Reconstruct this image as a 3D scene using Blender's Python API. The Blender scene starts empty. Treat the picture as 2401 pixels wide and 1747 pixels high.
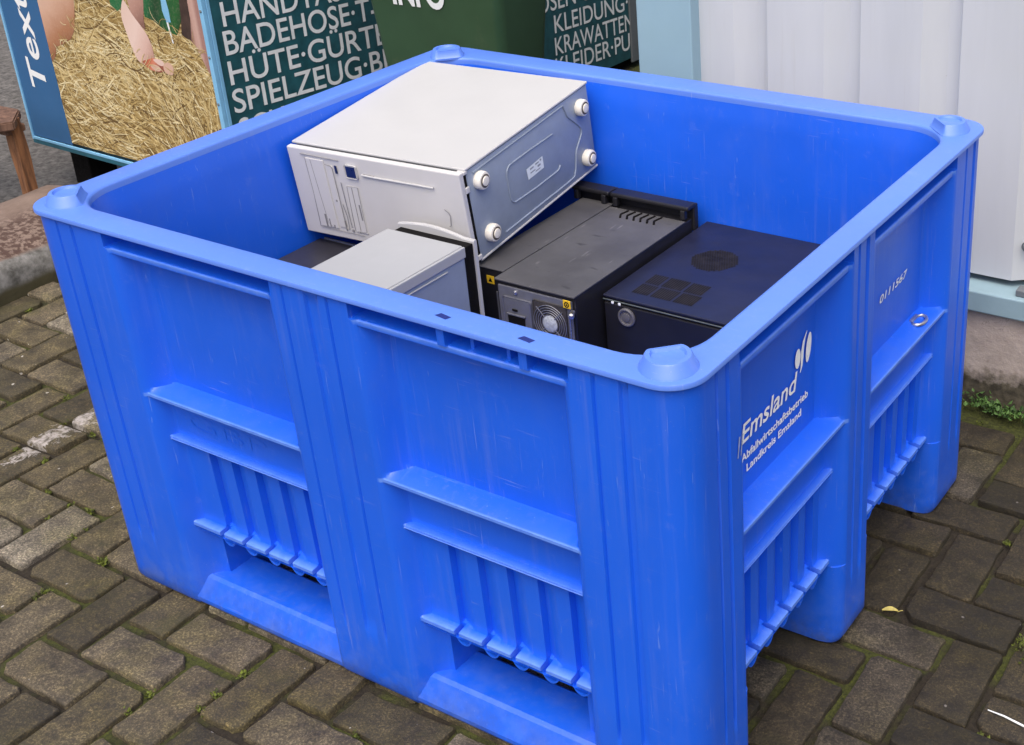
import bpy, bmesh, math, random
import numpy as np
from mathutils import Matrix, Vector, Quaternion, noise as mnoise

random.seed(7)
rng = np.random.default_rng(7)
SC = bpy.context.scene
COL = SC.collection
R = math.radians

# ------------------------------------------------------------------ camera
cam = bpy.data.cameras.new('camera')
camo = bpy.data.objects.new('camera', cam)
COL.objects.link(camo)
cr, cu_, cf = Vector((.8542, .5186, -.0375)), Vector((-.189, .3769, .9068)), Vector((-.4844, .7675, -.42))
m = Matrix((cr, cu_, -cf)).transposed().to_4x4()
m.translation = (1.8828, -1.0698, 1.4441)
camo.matrix_world = m
cam.sensor_width = 36.0
cam.lens = 36.0 * 3124.36 / 2401
cam.shift_x = -(1608.48 - 1200.5) / 2401
cam.shift_y = (611.95 - 873.5) / 2401
cam.clip_end = 500
SC.camera = camo

# ------------------------------------------------------------------ light (overcast day)
SUN_EL, SUN_AZ = R(62), R(291)          # azimuth of the sun's place, counted from +x
w = bpy.data.worlds.new('World')
SC.world = w
w.use_nodes = True
wn = w.node_tree
bg = wn.nodes['Background']
sky = wn.nodes.new('ShaderNodeTexSky')
sky.sky_type = 'NISHITA'
sky.sun_disc = False
sky.sun_elevation = SUN_EL
sky.sun_rotation = R(90) - SUN_AZ
sky.air_density = 1.0
sky.dust_density = 8.0
sky.ozone_density = 1.0
bg.inputs['Strength'].default_value = .15
wn.links.new(sky.outputs[0], bg.inputs['Color'])
sl = bpy.data.lights.new('sun', 'SUN')
sl.energy = 1.5
sl.angle = R(90)
sl.color = (1, .965, .91)
so = bpy.data.objects.new('sun', sl)
COL.objects.link(so)
sd = Vector((math.cos(SUN_AZ) * math.cos(SUN_EL), math.sin(SUN_AZ) * math.cos(SUN_EL), math.sin(SUN_EL)))
so.rotation_euler = sd.to_track_quat('Z', 'Y').to_euler()
so.location = (0, 0, 8)
SC.view_settings.view_transform = 'Standard'
SC.view_settings.look = 'None'
SC.view_settings.exposure = 0.35
SC.view_settings.gamma = 1.0

# ------------------------------------------------------------------ helpers
def srgb(r, g, b):
    f = lambda c: ((c / 255 + .055) / 1.055) ** 2.4 if c > 10 else c / 255 / 12.92
    return (f(r), f(g), f(b), 1)

class N:
    """tiny node-tree writer"""
    def __init__(s, name):
        s.m = bpy.data.materials.new(name)
        s.m.use_nodes = True
        s.t = s.m.node_tree
        s.b = s.t.nodes['Principled BSDF']
        s.co = s.t.nodes.new('ShaderNodeTexCoord').outputs['Object']
    def n(s, typ, **kw):
        x = s.t.nodes.new('ShaderNode' + typ)
        for k, v in kw.items():
            setattr(x, k, v)
        return x
    def l(s, a, b):
        s.t.links.new(a, b)
    def mapping(s, scale=(1, 1, 1), rot=(0, 0, 0), loc=(0, 0, 0)):
        x = s.n('Mapping')
        x.inputs['Scale'].default_value = scale
        x.inputs['Rotation'].default_value = rot
        x.inputs['Location'].default_value = loc
        s.l(s.co, x.inputs['Vector'])
        return x.outputs[0]
    def noise(s, scale, detail=4, rough=.55, vec=None, dist=0):
        x = s.n('TexNoise')
        x.inputs['Scale'].default_value = scale
        x.inputs['Detail'].default_value = detail
        x.inputs['Roughness'].default_value = rough
        x.inputs['Distortion'].default_value = dist
        s.l(vec if vec is not None else s.co, x.inputs['Vector'])
        return x.outputs['Fac']
    def ramp(s, fac, stops):
        x = s.n('ValToRGB')
        e = x.color_ramp.elements
        while len(e) < len(stops):
            e.new(.5)
        for el, (p, c) in zip(e, stops):
            el.position = p
            el.color = c if len(c) == 4 else (*c, 1)
        s.l(fac, x.inputs[0])
        return x.outputs[0]
    def mix(s, fac, a, b, typ='MIX'):
        x = s.n('Mix', data_type='RGBA', blend_type=typ)
        for i, v in ((0, fac), (6, a), (7, b)):
            if hasattr(v, 'is_linked') or hasattr(v, 'links'):
                s.l(v, x.inputs[i])
            else:
                x.inputs[i].default_value = v
        return x.outputs[2]
    def math(s, op, a, b=0.0, clamp=False):
        x = s.n('Math', operation=op, use_clamp=clamp)
        for i, v in ((0, a), (1, b)):
            if hasattr(v, 'links'):
                s.l(v, x.inputs[i])
            else:
                x.inputs[i].default_value = v
        return x.outputs[0]
    def bump(s, h, strength=.3, dist=.002, prev=None):
        x = s.n('Bump')
        x.inputs['Strength'].default_value = strength
        x.inputs['Distance'].default_value = dist
        s.l(h, x.inputs['Height'])
        if prev is not None:
            s.l(prev, x.inputs['Normal'])
        s.l(x.outputs[0], s.b.inputs['Normal'])
        return x.outputs[0]
    def set(s, **kw):
        for k, v in kw.items():
            k = k.replace('_', ' ')
            if hasattr(v, 'links'):
                s.l(v, s.b.inputs[k])
            else:
                s.b.inputs[k].default_value = v
        return s.m

BLK, WHT = (0, 0, 0, 1), (1, 1, 1, 1)

def simple(name, c, rough=.5, var=.12, sc=25, bump=.1, bsc=180, metal=0, spec=.5, dirt=None):
    k = N(name)
    lo = tuple(x * (1 - var) for x in c[:3]) + (1,)
    hi = tuple(min(1, x * (1 + var)) for x in c[:3]) + (1,)
    col = k.ramp(k.noise(sc, 5, .6), [(.3, lo), (.7, hi)])
    if dirt:
        col = k.mix(k.ramp(k.noise(dirt[0], 6, .65), [(dirt[1], BLK), (dirt[1] + .12, (dirt[3],) * 3 + (1,))]), col, dirt[2])
    if bump:
        k.bump(k.noise(bsc, 3, .6), bump, .001)
    rr = k.ramp(k.noise(sc * 2.3, 4), [(.3, (rough * .85,) * 3), (.7, (min(1, rough * 1.15),) * 3)])
    return k.set(Base_Color=col, Roughness=rr, Metallic=metal, Specular_IOR_Level=spec)

# ---- plastic of the bin: moulded blue polyethylene with scuffs
def plastic(name, c, scuff=.35):
    k = N(name)
    big = k.noise(3.2, 3, .5)
    base = k.mix(k.ramp(big, [(.3, BLK), (.75, WHT)]), tuple(x * .9 for x in c[:3]) + (1,), tuple(min(1, x * 1.07) for x in c[:3]) + (1,))
    # fine scratches: noise stretched along two directions
    s1 = k.noise(1, 2, .5, k.mapping((420, 420, 9), (.1, .05, 0)))
    s2 = k.noise(1, 2, .5, k.mapping((14, 420, 420), (0, .5, .3)))
    sm = k.math('MAXIMUM', k.ramp(s1, [(.68, BLK), (.76, WHT)]), k.ramp(s2, [(.69, BLK), (.77, WHT)]))
    patch = k.ramp(k.noise(5.5, 4, .6), [(.42, BLK), (.60, WHT)])
    fac = k.math('MULTIPLY', k.math('MULTIPLY', sm, patch), scuff)
    pale = k.math('MULTIPLY', k.ramp(k.noise(34, 6, .75), [(.60, BLK), (.76, WHT)]), .13 * scuff / .35)
    col = k.mix(k.math('MAXIMUM', fac, pale, True), base, tuple(x * .6 + .25 for x in c[:3]) + (1,))
    vs_ = k.ramp(k.noise(1, 4, .65, k.mapping((95, 95, 1.6))), [(.54, BLK), (.72, WHT)])
    col = k.mix(k.math('MULTIPLY', k.math('MULTIPLY', vs_, k.ramp(k.noise(4, 3), [(.42, BLK), (.6, WHT)])), .22), col, tuple(x * .7 + .13 for x in c[:3]) + (1,))
    # rubbed, dirty feet: real wear of the lowest 12 cm
    z = k.n('SeparateXYZ'); k.l(k.co, z.inputs[0])
    low = k.math('MULTIPLY', k.ramp(z.outputs[2], [(.0, WHT), (.16, BLK)]), k.ramp(k.noise(24, 7, .72), [(.45, BLK), (.60, WHT)]))
    grime = k.math('MULTIPLY', k.ramp(z.outputs[2], [(.0, WHT), (.06, BLK)]), k.ramp(k.noise(23, 6, .7), [(.36, BLK), (.60, WHT)]))
    col = k.mix(k.math('MULTIPLY', grime, .5), col, (.055, .06, .075, 1))
    dust = k.ramp(k.noise(1, 5, .7, k.mapping((16, 16, 7))), [(.50, BLK), (.72, WHT)])
    col = k.mix(k.math('MULTIPLY', dust, .05), col, (.20, .24, .34, 1))
    gouge = k.ramp(k.noise(1, 2, .5, k.mapping((240, 240, 22), (.25, .15, 0)), dist=.4), [(.73, BLK), (.76, WHT)])
    col = k.mix(k.math('MULTIPLY', gouge, .30), col, (.22, .34, .72, 1))
    col = k.mix(k.math('MULTIPLY', low, .17), col, (.17, .26, .55, 1))
    # edge highlights painted in as a paler blue
    edge_glint = k.n('Attribute', attribute_name='rub')
    edge = k.math('MULTIPLY', edge_glint.outputs['Fac'], k.ramp(k.noise(38, 4, .6), [(.25, (.45,) * 3), (.6, WHT)]))
    col = k.mix(k.math('MULTIPLY', edge, .50), col, (.20, .38, .86, 1))
    spots = k.ramp(k.noise(55, 2, .4), [(.76, BLK), (.79, WHT)])
    col = k.mix(k.math('MULTIPLY', spots, k.math('MULTIPLY', low, .6)), col, (.03, .04, .09, 1))
    rr = k.ramp(k.noise(9, 5, .6), [(.3, (.33,) * 3), (.7, (.47,) * 3)])
    b = k.bump(k.noise(420, 2, .5), .06, .0006)
    k.bump(k.noise(6, 2, .5), .22, .006, b)
    return k.set(Base_Color=col, Roughness=rr, Specular_IOR_Level=.6)

BLUE = (.007, .108, .74, 1)
M = {}
M['bin'] = plastic('bin_plastic', BLUE)
M['rim'] = plastic('bin_plastic_bleached', (.095, .215, .74, 1), .5)  # rim and bosses: bleaching plus sky sheen put into a paler blue
M['deep'] = simple('dark_blue_hollow', (.004, .016, .16, 1), .7, .2, 60, 0)  # shade inside the rim slots, as a flat colour
M['print'] = simple('white_print', (.84, .86, .88, 1), .55, .05, 60, 0, dirt=(140, .62, (.2, .3, .6, 1), .5))
M['ghost'] = simple('faded_print', (.3, .36, .55, 1), .6, .3, 120, 0)
M['steel'] = simple('bright_steel', (.55, .55, .56, 1), .3, .2, 90, .1, metal=.9)
M['pcwhite'] = simple('white_case_paint', (.445, .453, .465, 1), .42, .02, 8, .03, 600)
M['pcbezel'] = simple('white_bezel_plastic', (.53, .53, .535, 1), .5, .03, 14, .05, 700)
M['pcmetal'] = simple('galvanised_sheet', (.235, .285, .37, 1), .5, .05, 30, .03, metal=.1)
M['silver'] = simple('silver_case_paint', (.335, .35, .375, 1), .4, .03, 10, .03, 600, dirt=(30, .66, (.3, .3, .33, 1), .35))
M['gap'] = simple('dark_gap', (.006, .0055, .006, 1), .8, .2, 60, 0, spec=.1)
M['line'] = simple('moulded_line', (.2, .2, .21, 1), .7, .2, 60, 0)
M['badge'] = simple('navy_badge', (.01, .02, .09, 1), .3, .1, 60, 0)
M['rubber'] = simple('rubber_foot_white', (.70, .68, .62, 1), .6, .05, 60, .05)
M['rubber2'] = simple('rubber_foot_ring', (.10, .085, .07, 1), .6, .1, 60, .05)
M['label'] = simple('paper_label', (.68, .74, .78, 1), .6, .06, 60, 0)
M['inkgrey'] = simple('label_ink', (.25, .28, .32, 1), .7, .2, 90, 0)
def dusty():
    k = N('dusty_black_lid')
    c = k.ramp(k.noise(9, 6, .65), [(.3, (.050, .050, .056, 1)), (.7, (.085, .086, .095, 1))])
    s = k.ramp(k.noise(1, 3, .6, k.mapping((14, 60, 30), (0, 0, .6))), [(.64, BLK), (.72, WHT)])
    c = k.mix(k.math('MULTIPLY', s, .75), c, (.022, .022, .026, 1))
    s2 = k.ramp(k.noise(1, 3, .6, k.mapping((70, 12, 30), (0, 0, .3))), [(.66, BLK), (.76, WHT)])
    c = k.mix(k.math('MULTIPLY', s2, .45), c, (.25, .25, .27, 1))
    k.bump(k.noise(300, 2), .06, .001)
    return k.set(Base_Color=c, Roughness=.55)
M['dusty'] = dusty()
M['black'] = simple('black_case_paint', (.012, .012, .016, 1), .38, .25, 14, .03, 500)
M['navy'] = simple('blue_black_lid', (.010, .012, .034, 1), .42, .25, 10, .04, 700, dirt=(40, .68, (.06, .06, .09, 1), .5))
M['psu'] = simple('rear_steel_plate', (.17, .18, .22, 1), .4, .12, 40, .06, metal=.4)
M['grille'] = simple('fan_grille', (.06, .055, .055, 1), .5, .3, 120, .3, 260, metal=.3)
M['edge'] = simple('lid_edge', (.05, .065, .075, 1), .5, .2, 40, 0)
M['hub'] = simple('fan_hub_label', (.38, .42, .46, 1), .5, .25, 240, 0)
M['yellow'] = simple('yellow_sticker', (.72, .47, .02, 1), .5, .1, 120, 0)
M['vent'] = simple('dusty_vent_hole', (.014, .013, .016, 1), .8, .5, 60, 0, spec=.15)
M['ring'] = simple('grey_button', (.10, .10, .115, 1), .35, .1, 60, 0)
M['tealpanel'] = simple('dark_teal_panel', (.016, .082, .105, 1), .42, .3, 22, .06, 200, dirt=(40, .64, (.03, .06, .07, 1), .5))
M['letter'] = simple('worn_letter', (.72, .76, .79, 1), .6, .08, 30, .05, dirt=(60, .66, (.12, .16, .18, 1), .7))
M['strip'] = simple('poster_blue', (.028, .112, .27, 1), .4, .08, 5, .03)
M['trim'] = simple('light_blue_trim', (.20, .46, .72, 1), .4, .08, 20, .05, dirt=(50, .68, (.08, .15, .22, 1), .6))
M['rail'] = simple('teal_rail', (.02, .11, .16, 1), .4, .2, 30, .05)
M['cbody'] = simple('container_steel', (.03, .06, .075, 1), .5, .2, 12, .05)
M['white2'] = simple('white_letter', (.74, .78, .82, 1), .5, .05, 30, 0)
M['skin'] = simple('printed_skin', (.56, .37, .29, 1), .5, .1, 4, 0)
M['skinlight'] = simple('printed_pale_skin', (.68, .50, .45, 1), .5, .06, 6, 0)
M['skindark'] = simple('printed_brown_skin', (.36, .20, .17, 1), .5, .22, 7, 0)
M['toes'] = simple('printed_red_skin', (.46, .13, .075, 1), .5, .35, 45, 0)
M['pgreen'] = simple('printed_green_cloth', (.012, .085, .03, 1), .5, .4, 8, 0)
M['pdark'] = simple('printed_dark', (.05, .03, .025, 1), .5, .4, 30, 0)
M['straw'] = [simple('printed_straw', c, .5, .25, 60, 0) for c in
              ((.40, .29, .115, 1), (.54, .43, .21, 1), (.26, .175, .06, 1), (.13, .08, .028, 1), (.66, .58, .36, 1))]
def grad(name, a, b, stops):
    """printed tone running from point a to point b (x, z on the poster)"""
    k = N(name)
    sp = k.n('SeparateXYZ'); k.l(k.co, sp.inputs[0])
    dx, dz = b[0] - a[0], b[1] - a[1]; L = dx * dx + dz * dz
    t = k.math('ADD', k.math('MULTIPLY', k.math('SUBTRACT', sp.outputs[0], a[0]), dx / L), k.math('MULTIPLY', k.math('SUBTRACT', sp.outputs[2], a[1]), dz / L))
    t = k.math('ADD', t, k.math('MULTIPLY', k.math('SUBTRACT', k.noise(22, 4, .6), .5), .22))
    c = k.ramp(t, stops)
    c = k.mix(k.math('MULTIPLY', k.ramp(k.noise(160, 3, .6), [(.5, BLK), (.75, WHT)]), .12), c, (.75, .6, .5, 1))
    return k.set(Base_Color=c, Roughness=.45)
M['leg1'] = grad('printed_thigh', (.22, .66), (.33, .47), [(0, (.60, .44, .37, 1)), (.35, (.56, .36, .27, 1)), (.7, (.36, .17, .09, 1)), (1, (.16, .065, .03, 1))])
M['calf'] = grad('printed_calf', (.62, .70), (.70, .60), [(0, (.52, .34, .29, 1)), (.6, (.40, .23, .19, 1)), (1, (.20, .10, .08, 1))])
M['foot1'] = grad('printed_foot', (.59, .60), (.70, .52), [(0, (.66, .50, .44, 1)), (.45, (.70, .54, .49, 1)), (.8, (.60, .41, .36, 1)), (1, (.45, .27, .22, 1))])
M['leg2'] = grad('printed_leg', (.875, .60), (.915, .60), [(0, (.20, .10, .085, 1)), (.35, (.46, .29, .25, 1)), (.7, (.50, .33, .29, 1)), (1, (.32, .18, .16, 1))])
M['sole'] = grad('printed_sole', (.65, .495), (.70, .462), [(0, (.28, .09, .05, 1)), (.4, (.52, .15, .08, 1)), (.7, (.58, .22, .14, 1)), (1, (.26, .08, .05, 1))])
M['cloth'] = grad('printed_cloth', (.70, .66), (.86, .60), [(0, (.014, .13, .045, 1)), (.3, (.008, .05, .018, 1)), (.5, (.012, .085, .028, 1)), (.75, (.014, .10, .024, 1)), (1, (.004, .018, .007, 1))])
def strawbase():
    k = N('printed_straw_ground')
    c = k.ramp(k.noise(1, 5, .7, k.mapping((22, 30, 75), (0, .5, 0)), dist=.8), [(.28, (.07, .042, .014, 1)), (.47, (.26, .175, .06, 1)), (.62, (.46, .34, .14, 1)), (.8, (.60, .50, .27, 1))])
    return k.set(Base_Color=c, Roughness=.5)
M['strawbase'] = strawbase()
M['green'] = simple('dark_green_plastic', (.030, .072, .036, 1), .4, .12, 7, .08, 300, dirt=(9, .62, (.09, .11, .06, 1), .35))
M['grey'] = simple('grey_steel', (.13, .15, .17, 1), .5, .12, 12, .08)
M['pale'] = simple('pale_blue_steel', (.27, .42, .51, 1), .45, .05, 6, .05, 200, dirt=(90, .74, (.08, .12, .14, 1), .5))
M['paletop'] = simple('pale_blue_beam', (.27, .40, .47, 1), .5, .08, 16, .08, dirt=(60, .7, (.1, .12, .12, 1), .5))
def wallpaint():
    k = N('white_sheet_paint')
    c = k.ramp(k.noise(1, 5, .6, k.mapping((9, 9, 1.2))), [(.3, (.49, .525, .57, 1)), (.7, (.55, .585, .625, 1))])
    rust = k.ramp(k.noise(46, 3, .5), [(.77, BLK), (.80, WHT)])
    c = k.mix(k.math('MULTIPLY', rust, .55), c, (.2, .17, .14, 1))
    run = k.ramp(k.noise(1, 4, .6, k.mapping((60, 60, 2.2))), [(.62, BLK), (.75, WHT)])
    c = k.mix(k.math('MULTIPLY', run, .16), c, (.36, .35, .31, 1))
    k.bump(k.noise(2.2, 2), .12, .01)
    return k.set(Base_Color=c, Roughness=.5)
M['wall'] = wallpaint()
def concrete():
    k = N('stained_plinth')
    c = k.ramp(k.noise(14, 7, .65), [(.3, (.34, .29, .265, 1)), (.7, (.48, .42, .39, 1))])
    z = k.n('SeparateXYZ'); k.l(k.co, z.inputs[0])
    # algae and splash dirt reaching up from the paving with a ragged edge
    e = k.math('ADD', z.outputs[2], k.math('MULTIPLY', k.math('SUBTRACT', k.noise(17, 6, .7), .5), .11))
    c = k.mix(k.ramp(e, [(.055, WHT), (.085, BLK)]), c, k.ramp(k.noise(40, 5), [(.35, (.03, .026, .018, 1)), (.65, (.12, .105, .075, 1))]))
    cr = k.ramp(k.noise(33, 3, .6, dist=1.5), [(.485, BLK), (.498, WHT), (.511, BLK)])
    pm = k.ramp(k.noise(7, 2), [(.6, BLK), (.66, WHT)])
    c = k.mix(k.math('MULTIPLY', k.math('MULTIPLY', cr, pm), .8), c, (.05, .045, .04, 1))
    k.bump(k.noise(60, 6, .7), .5, .006)
    return k.set(Base_Color=c, Roughness=.9)
M['plinth'] = concrete()
def kerbmat():
    k = N('weathered_sandstone')
    c = k.ramp(k.noise(12, 6, .65), [(.3, (.12, .085, .070, 1)), (.7, (.21, .158, .135, 1))])
    pits = k.ramp(k.noise(62, 4, .65), [(.47, WHT), (.56, BLK)])
    x = k.n('SeparateXYZ'); k.l(k.co, x.inputs[0])
    band = k.ramp(k.math('ADD', x.outputs[0], 1.5), [(.02, BLK), (.10, WHT), (.255, WHT), (.275, BLK)])
    c = k.mix(k.math('MULTIPLY', k.math('MULTIPLY', pits, band), .9), c, (.05, .025, .02, 1))
    # pale lime crust on the front face, dark damp foot
    z = x.outputs[2]
    face = k.ramp(k.math('ADD', x.outputs[0], 1.24), [(.0, BLK), (.012, WHT)])
    lime = k.ramp(k.noise(26, 6, .7), [(.35, (.06, .06, .057, 1)), (.65, (.21, .21, .21, 1))])
    c = k.mix(face, c, lime)
    foot = k.ramp(k.math('ADD', z, k.math('MULTIPLY', k.math('SUBTRACT', k.noise(9, 4), .5), .03)), [(.018, WHT), (.034, BLK)])
    c = k.mix(foot, c, (.045, .04, .018, 1))
    b = k.bump(k.noise(30, 6, .7), .5, .006)
    k.bump(k.math('MULTIPLY', pits, band), -.9, .006, b)
    return k.set(Base_Color=c, Roughness=.9)
M['kerb'] = kerbmat()
def woodmat(name, a, b):
    k = N(name)
    g = k.noise(1, 5, .65, k.mapping((60, 60, 5), (.03, .05, 0)), dist=.5)
    c = k.ramp(g, [(.3, a), (.65, b)])
    k.bump(g, .4, .004)
    return k.set(Base_Color=c, Roughness=.75)
M['wood'] = woodmat('bench_leg_wood', (.05, .020, .009, 1), (.26, .118, .052, 1))
M['wood2'] = woodmat('bench_seat_wood', (.05, .024, .016, 1), (.17, .095, .065, 1))
def pavermat():
    k = N('concrete_block_paving')
    at = k.n('Attribute', attribute_name='tint')
    t = at.outputs['Fac']
    base = k.ramp(t, [(.0, (.048, .040, .023, 1)), (.35, (.082, .068, .039, 1)), (.7, (.098, .082, .056, 1)), (1, (.155, .140, .114, 1))])
    n1 = k.noise(24, 7, .7)
    c = k.mix(k.ramp(n1, [(.36, BLK), (.62, WHT)]), k.mix(1.0, base, (.50, .49, .48, 1), 'MULTIPLY'), k.mix(1.0, base, (1.30, 1.28, 1.22, 1), 'MULTIPLY'))
    grit = k.noise(260, 5, .75)
    c = k.mix(k.math('MULTIPLY', k.ramp(grit, [(.52, BLK), (.60, WHT)]), .75), c, k.mix(1.0, c, (2.7, 2.65, 2.55, 1), 'MULTIPLY'))
    c = k.mix(k.math('MULTIPLY', k.ramp(grit, [(.38, WHT), (.47, BLK)]), .7), c, (.03, .027, .02, 1))
    algae = k.ramp(k.noise(6, 5, .6), [(.46, BLK), (.66, WHT)])
    c = k.mix(k.math('MULTIPLY', algae, .55), c, k.mix(1.0, c, (.80, .82, .42, 1), 'MULTIPLY'))
    scr = k.ramp(k.noise(1, 4, .65, k.mapping((55, 170, 50), (0, 0, .7)), dist=.6), [(.60, BLK), (.68, WHT)])
    c = k.mix(k.math('MULTIPLY', scr, .55), c, k.mix(1.0, c, (2.1, 2.0, 1.95, 1), 'MULTIPLY'))
    blot = k.ramp(k.noise(15, 6, .7, dist=.5), [(.50, BLK), (.60, WHT)])
    c = k.mix(k.math('MULTIPLY', blot, .42), c, k.mix(1.0, c, (.48, .45, .44, 1), 'MULTIPLY'))
    stain = k.ramp(k.noise(3.3, 5, .62, dist=.4), [(.44, BLK), (.62, WHT)])
    c = k.mix(k.math('MULTIPLY', stain, .45), c, k.mix(1.0, c, (.55, .51, .46, 1), 'MULTIPLY'))
    mossy = k.ramp(k.noise(7.5, 6, .68), [(.56, BLK), (.68, WHT)])
    c = k.mix(k.math('MULTIPLY', mossy, .40), c, (.060, .058, .016, 1))
    # flecks of lime and mortar
    fl = k.ramp(k.noise(44, 2, .4), [(.755, BLK), (.77, WHT)])
    c = k.mix(k.math('MULTIPLY', fl, .8), c, (.5, .48, .45, 1))
    # one dried chalky spill left of the bin
    def spill(cx, cy, sx, sy, rot, thr):
        mp = k.mapping((1, 1, 1), (0, 0, 0), (-cx, -cy, 0))
        mr = k.n('Mapping'); mr.inputs['Rotation'].default_value = (0, 0, rot); mr.inputs['Scale'].default_value = (1, 1, 0)
        k.l(mp, mr.inputs[0])
        ms = k.n('Mapping'); ms.inputs['Scale'].default_value = (1 / sx, 1 / sy, 0); k.l(mr.outputs[0], ms.inputs[0])
        ln = k.n('VectorMath', operation='LENGTH'); k.l(ms.outputs[0], ln.inputs[0])
        d = k.math('ADD', ln.outputs['Value'], k.math('MULTIPLY', k.math('SUBTRACT', k.noise(30, 7, .72, dist=1.2), .5), thr))
        return k.ramp(d, [(.55, WHT), (.66, BLK)])
    sp = k.math('MAXIMUM', spill(-.512, .235, .040, .15, .0, 3.6), spill(-.455, .33, .07, .035, .3, 3.6))
    c = k.mix(k.math('MULTIPLY', k.math('MULTIPLY', sp, k.ramp(k.noise(70, 5, .7), [(.38, (.15,) * 3), (.58, WHT)])), .8), c, (.46, .43, .42, 1))
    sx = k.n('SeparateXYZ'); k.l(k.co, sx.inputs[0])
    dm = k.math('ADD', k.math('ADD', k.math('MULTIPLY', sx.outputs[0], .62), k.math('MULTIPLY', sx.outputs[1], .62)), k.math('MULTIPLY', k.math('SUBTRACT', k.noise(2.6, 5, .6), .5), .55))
    dark_right = k.ramp(dm, [(.52, BLK), (.80, WHT)])  # blocks get darker towards the right and the wall, ragged edge
    c = k.mix(k.math('MULTIPLY', dark_right, .78), c, k.mix(1.0, c, (.22, .205, .20, 1), 'MULTIPLY'))
    rr = k.ramp(n1, [(.3, (.62,) * 3), (.7, (.9,) * 3)])
    b = k.bump(k.noise(34, 7, .72), .7, .007)
    k.bump(grit, .7, .003, b)
    return k.set(Base_Color=c, Roughness=rr)
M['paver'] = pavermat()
def jointmat():
    k = N('mossy_joint_soil')
    c = k.ramp(k.noise(120, 5, .7), [(.3, (.006, .0045, .003, 1)), (.7, (.034, .026, .016, 1))])
    mo = k.ramp(k.noise(4.5, 4, .6), [(.47, BLK), (.57, WHT)])
    mossc = k.ramp(k.noise(150, 4, .7), [(.3, (.014, .018, .003, 1)), (.7, (.082, .100, .010, 1))])
    c = k.mix(k.math('MULTIPLY', mo, .8), c, mossc)
    k.bump(k.noise(130, 5, .7), .8, .006)
    return k.set(Base_Color=c, Roughness=.95)
M['joint'] = jointmat()
M['gravel'] = simple('pale_gravel', (.095, .090, .086, 1), .9, .6, 60, .9, 70, dirt=(14, .6, (.05, .05, .04, 1), .8))
def leafmat(name, a, b):
    k = N(name)
    oi = k.n('Attribute', attribute_name='tint')
    return k.set(Base_Color=k.ramp(oi.outputs['Fac'], [(0, a), (1, b)]), Roughness=.6, Specular_IOR_Level=.3)
M['weed'] = leafmat('weed_leaf', (.018, .045, .012, 1), (.10, .20, .05, 1))
M['moss'] = leafmat('moss_leaf', (.025, .030, .004, 1), (.11, .14, .014, 1))

def mesh_from(name, verts, faces, mats, mi=None, smooth=None, sharp=35):
    me = bpy.data.meshes.new(name)
    me.from_pydata([tuple(v) for v in verts], [], faces)
    for x in (mats if isinstance(mats, (list, tuple)) else [mats]):
        me.materials.append(x)
    if mi is not None:
        me.polygons.foreach_set('material_index', np.asarray(mi, dtype=np.int32))
    if smooth:
        me.polygons.foreach_set('use_smooth', np.ones(len(me.polygons), dtype=bool))
        me.set_sharp_from_angle(angle=R(sharp))
    me.update()
    return me

def link(name, me, parent=None, world=False):
    o = bpy.data.objects.new(name, me)
    COL.objects.link(o)
    if parent is not None:
        o.parent = parent
        if world:
            o.matrix_parent_inverse = Matrix.Translation(-parent.location)
    return o

def tag(o, label=None, cat=None, group=None, kind=None):
    if label: o['label'] = label
    if cat: o['category'] = cat
    if group: o['group'] = group
    if kind: o['kind'] = kind
    return o

def thing(name, label, cat, loc=(0, 0, 0), rot=None, group=None):
    o = bpy.data.objects.new(name, None)
    COL.objects.link(o)
    o.location = loc
    o.empty_display_size = .1
    if rot is not None:
        if isinstance(rot, Quaternion):
            o.rotation_mode = 'QUATERNION'; o.rotation_quaternion = rot
        else:
            o.rotation_euler = rot
    return tag(o, label, cat, group)

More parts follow.
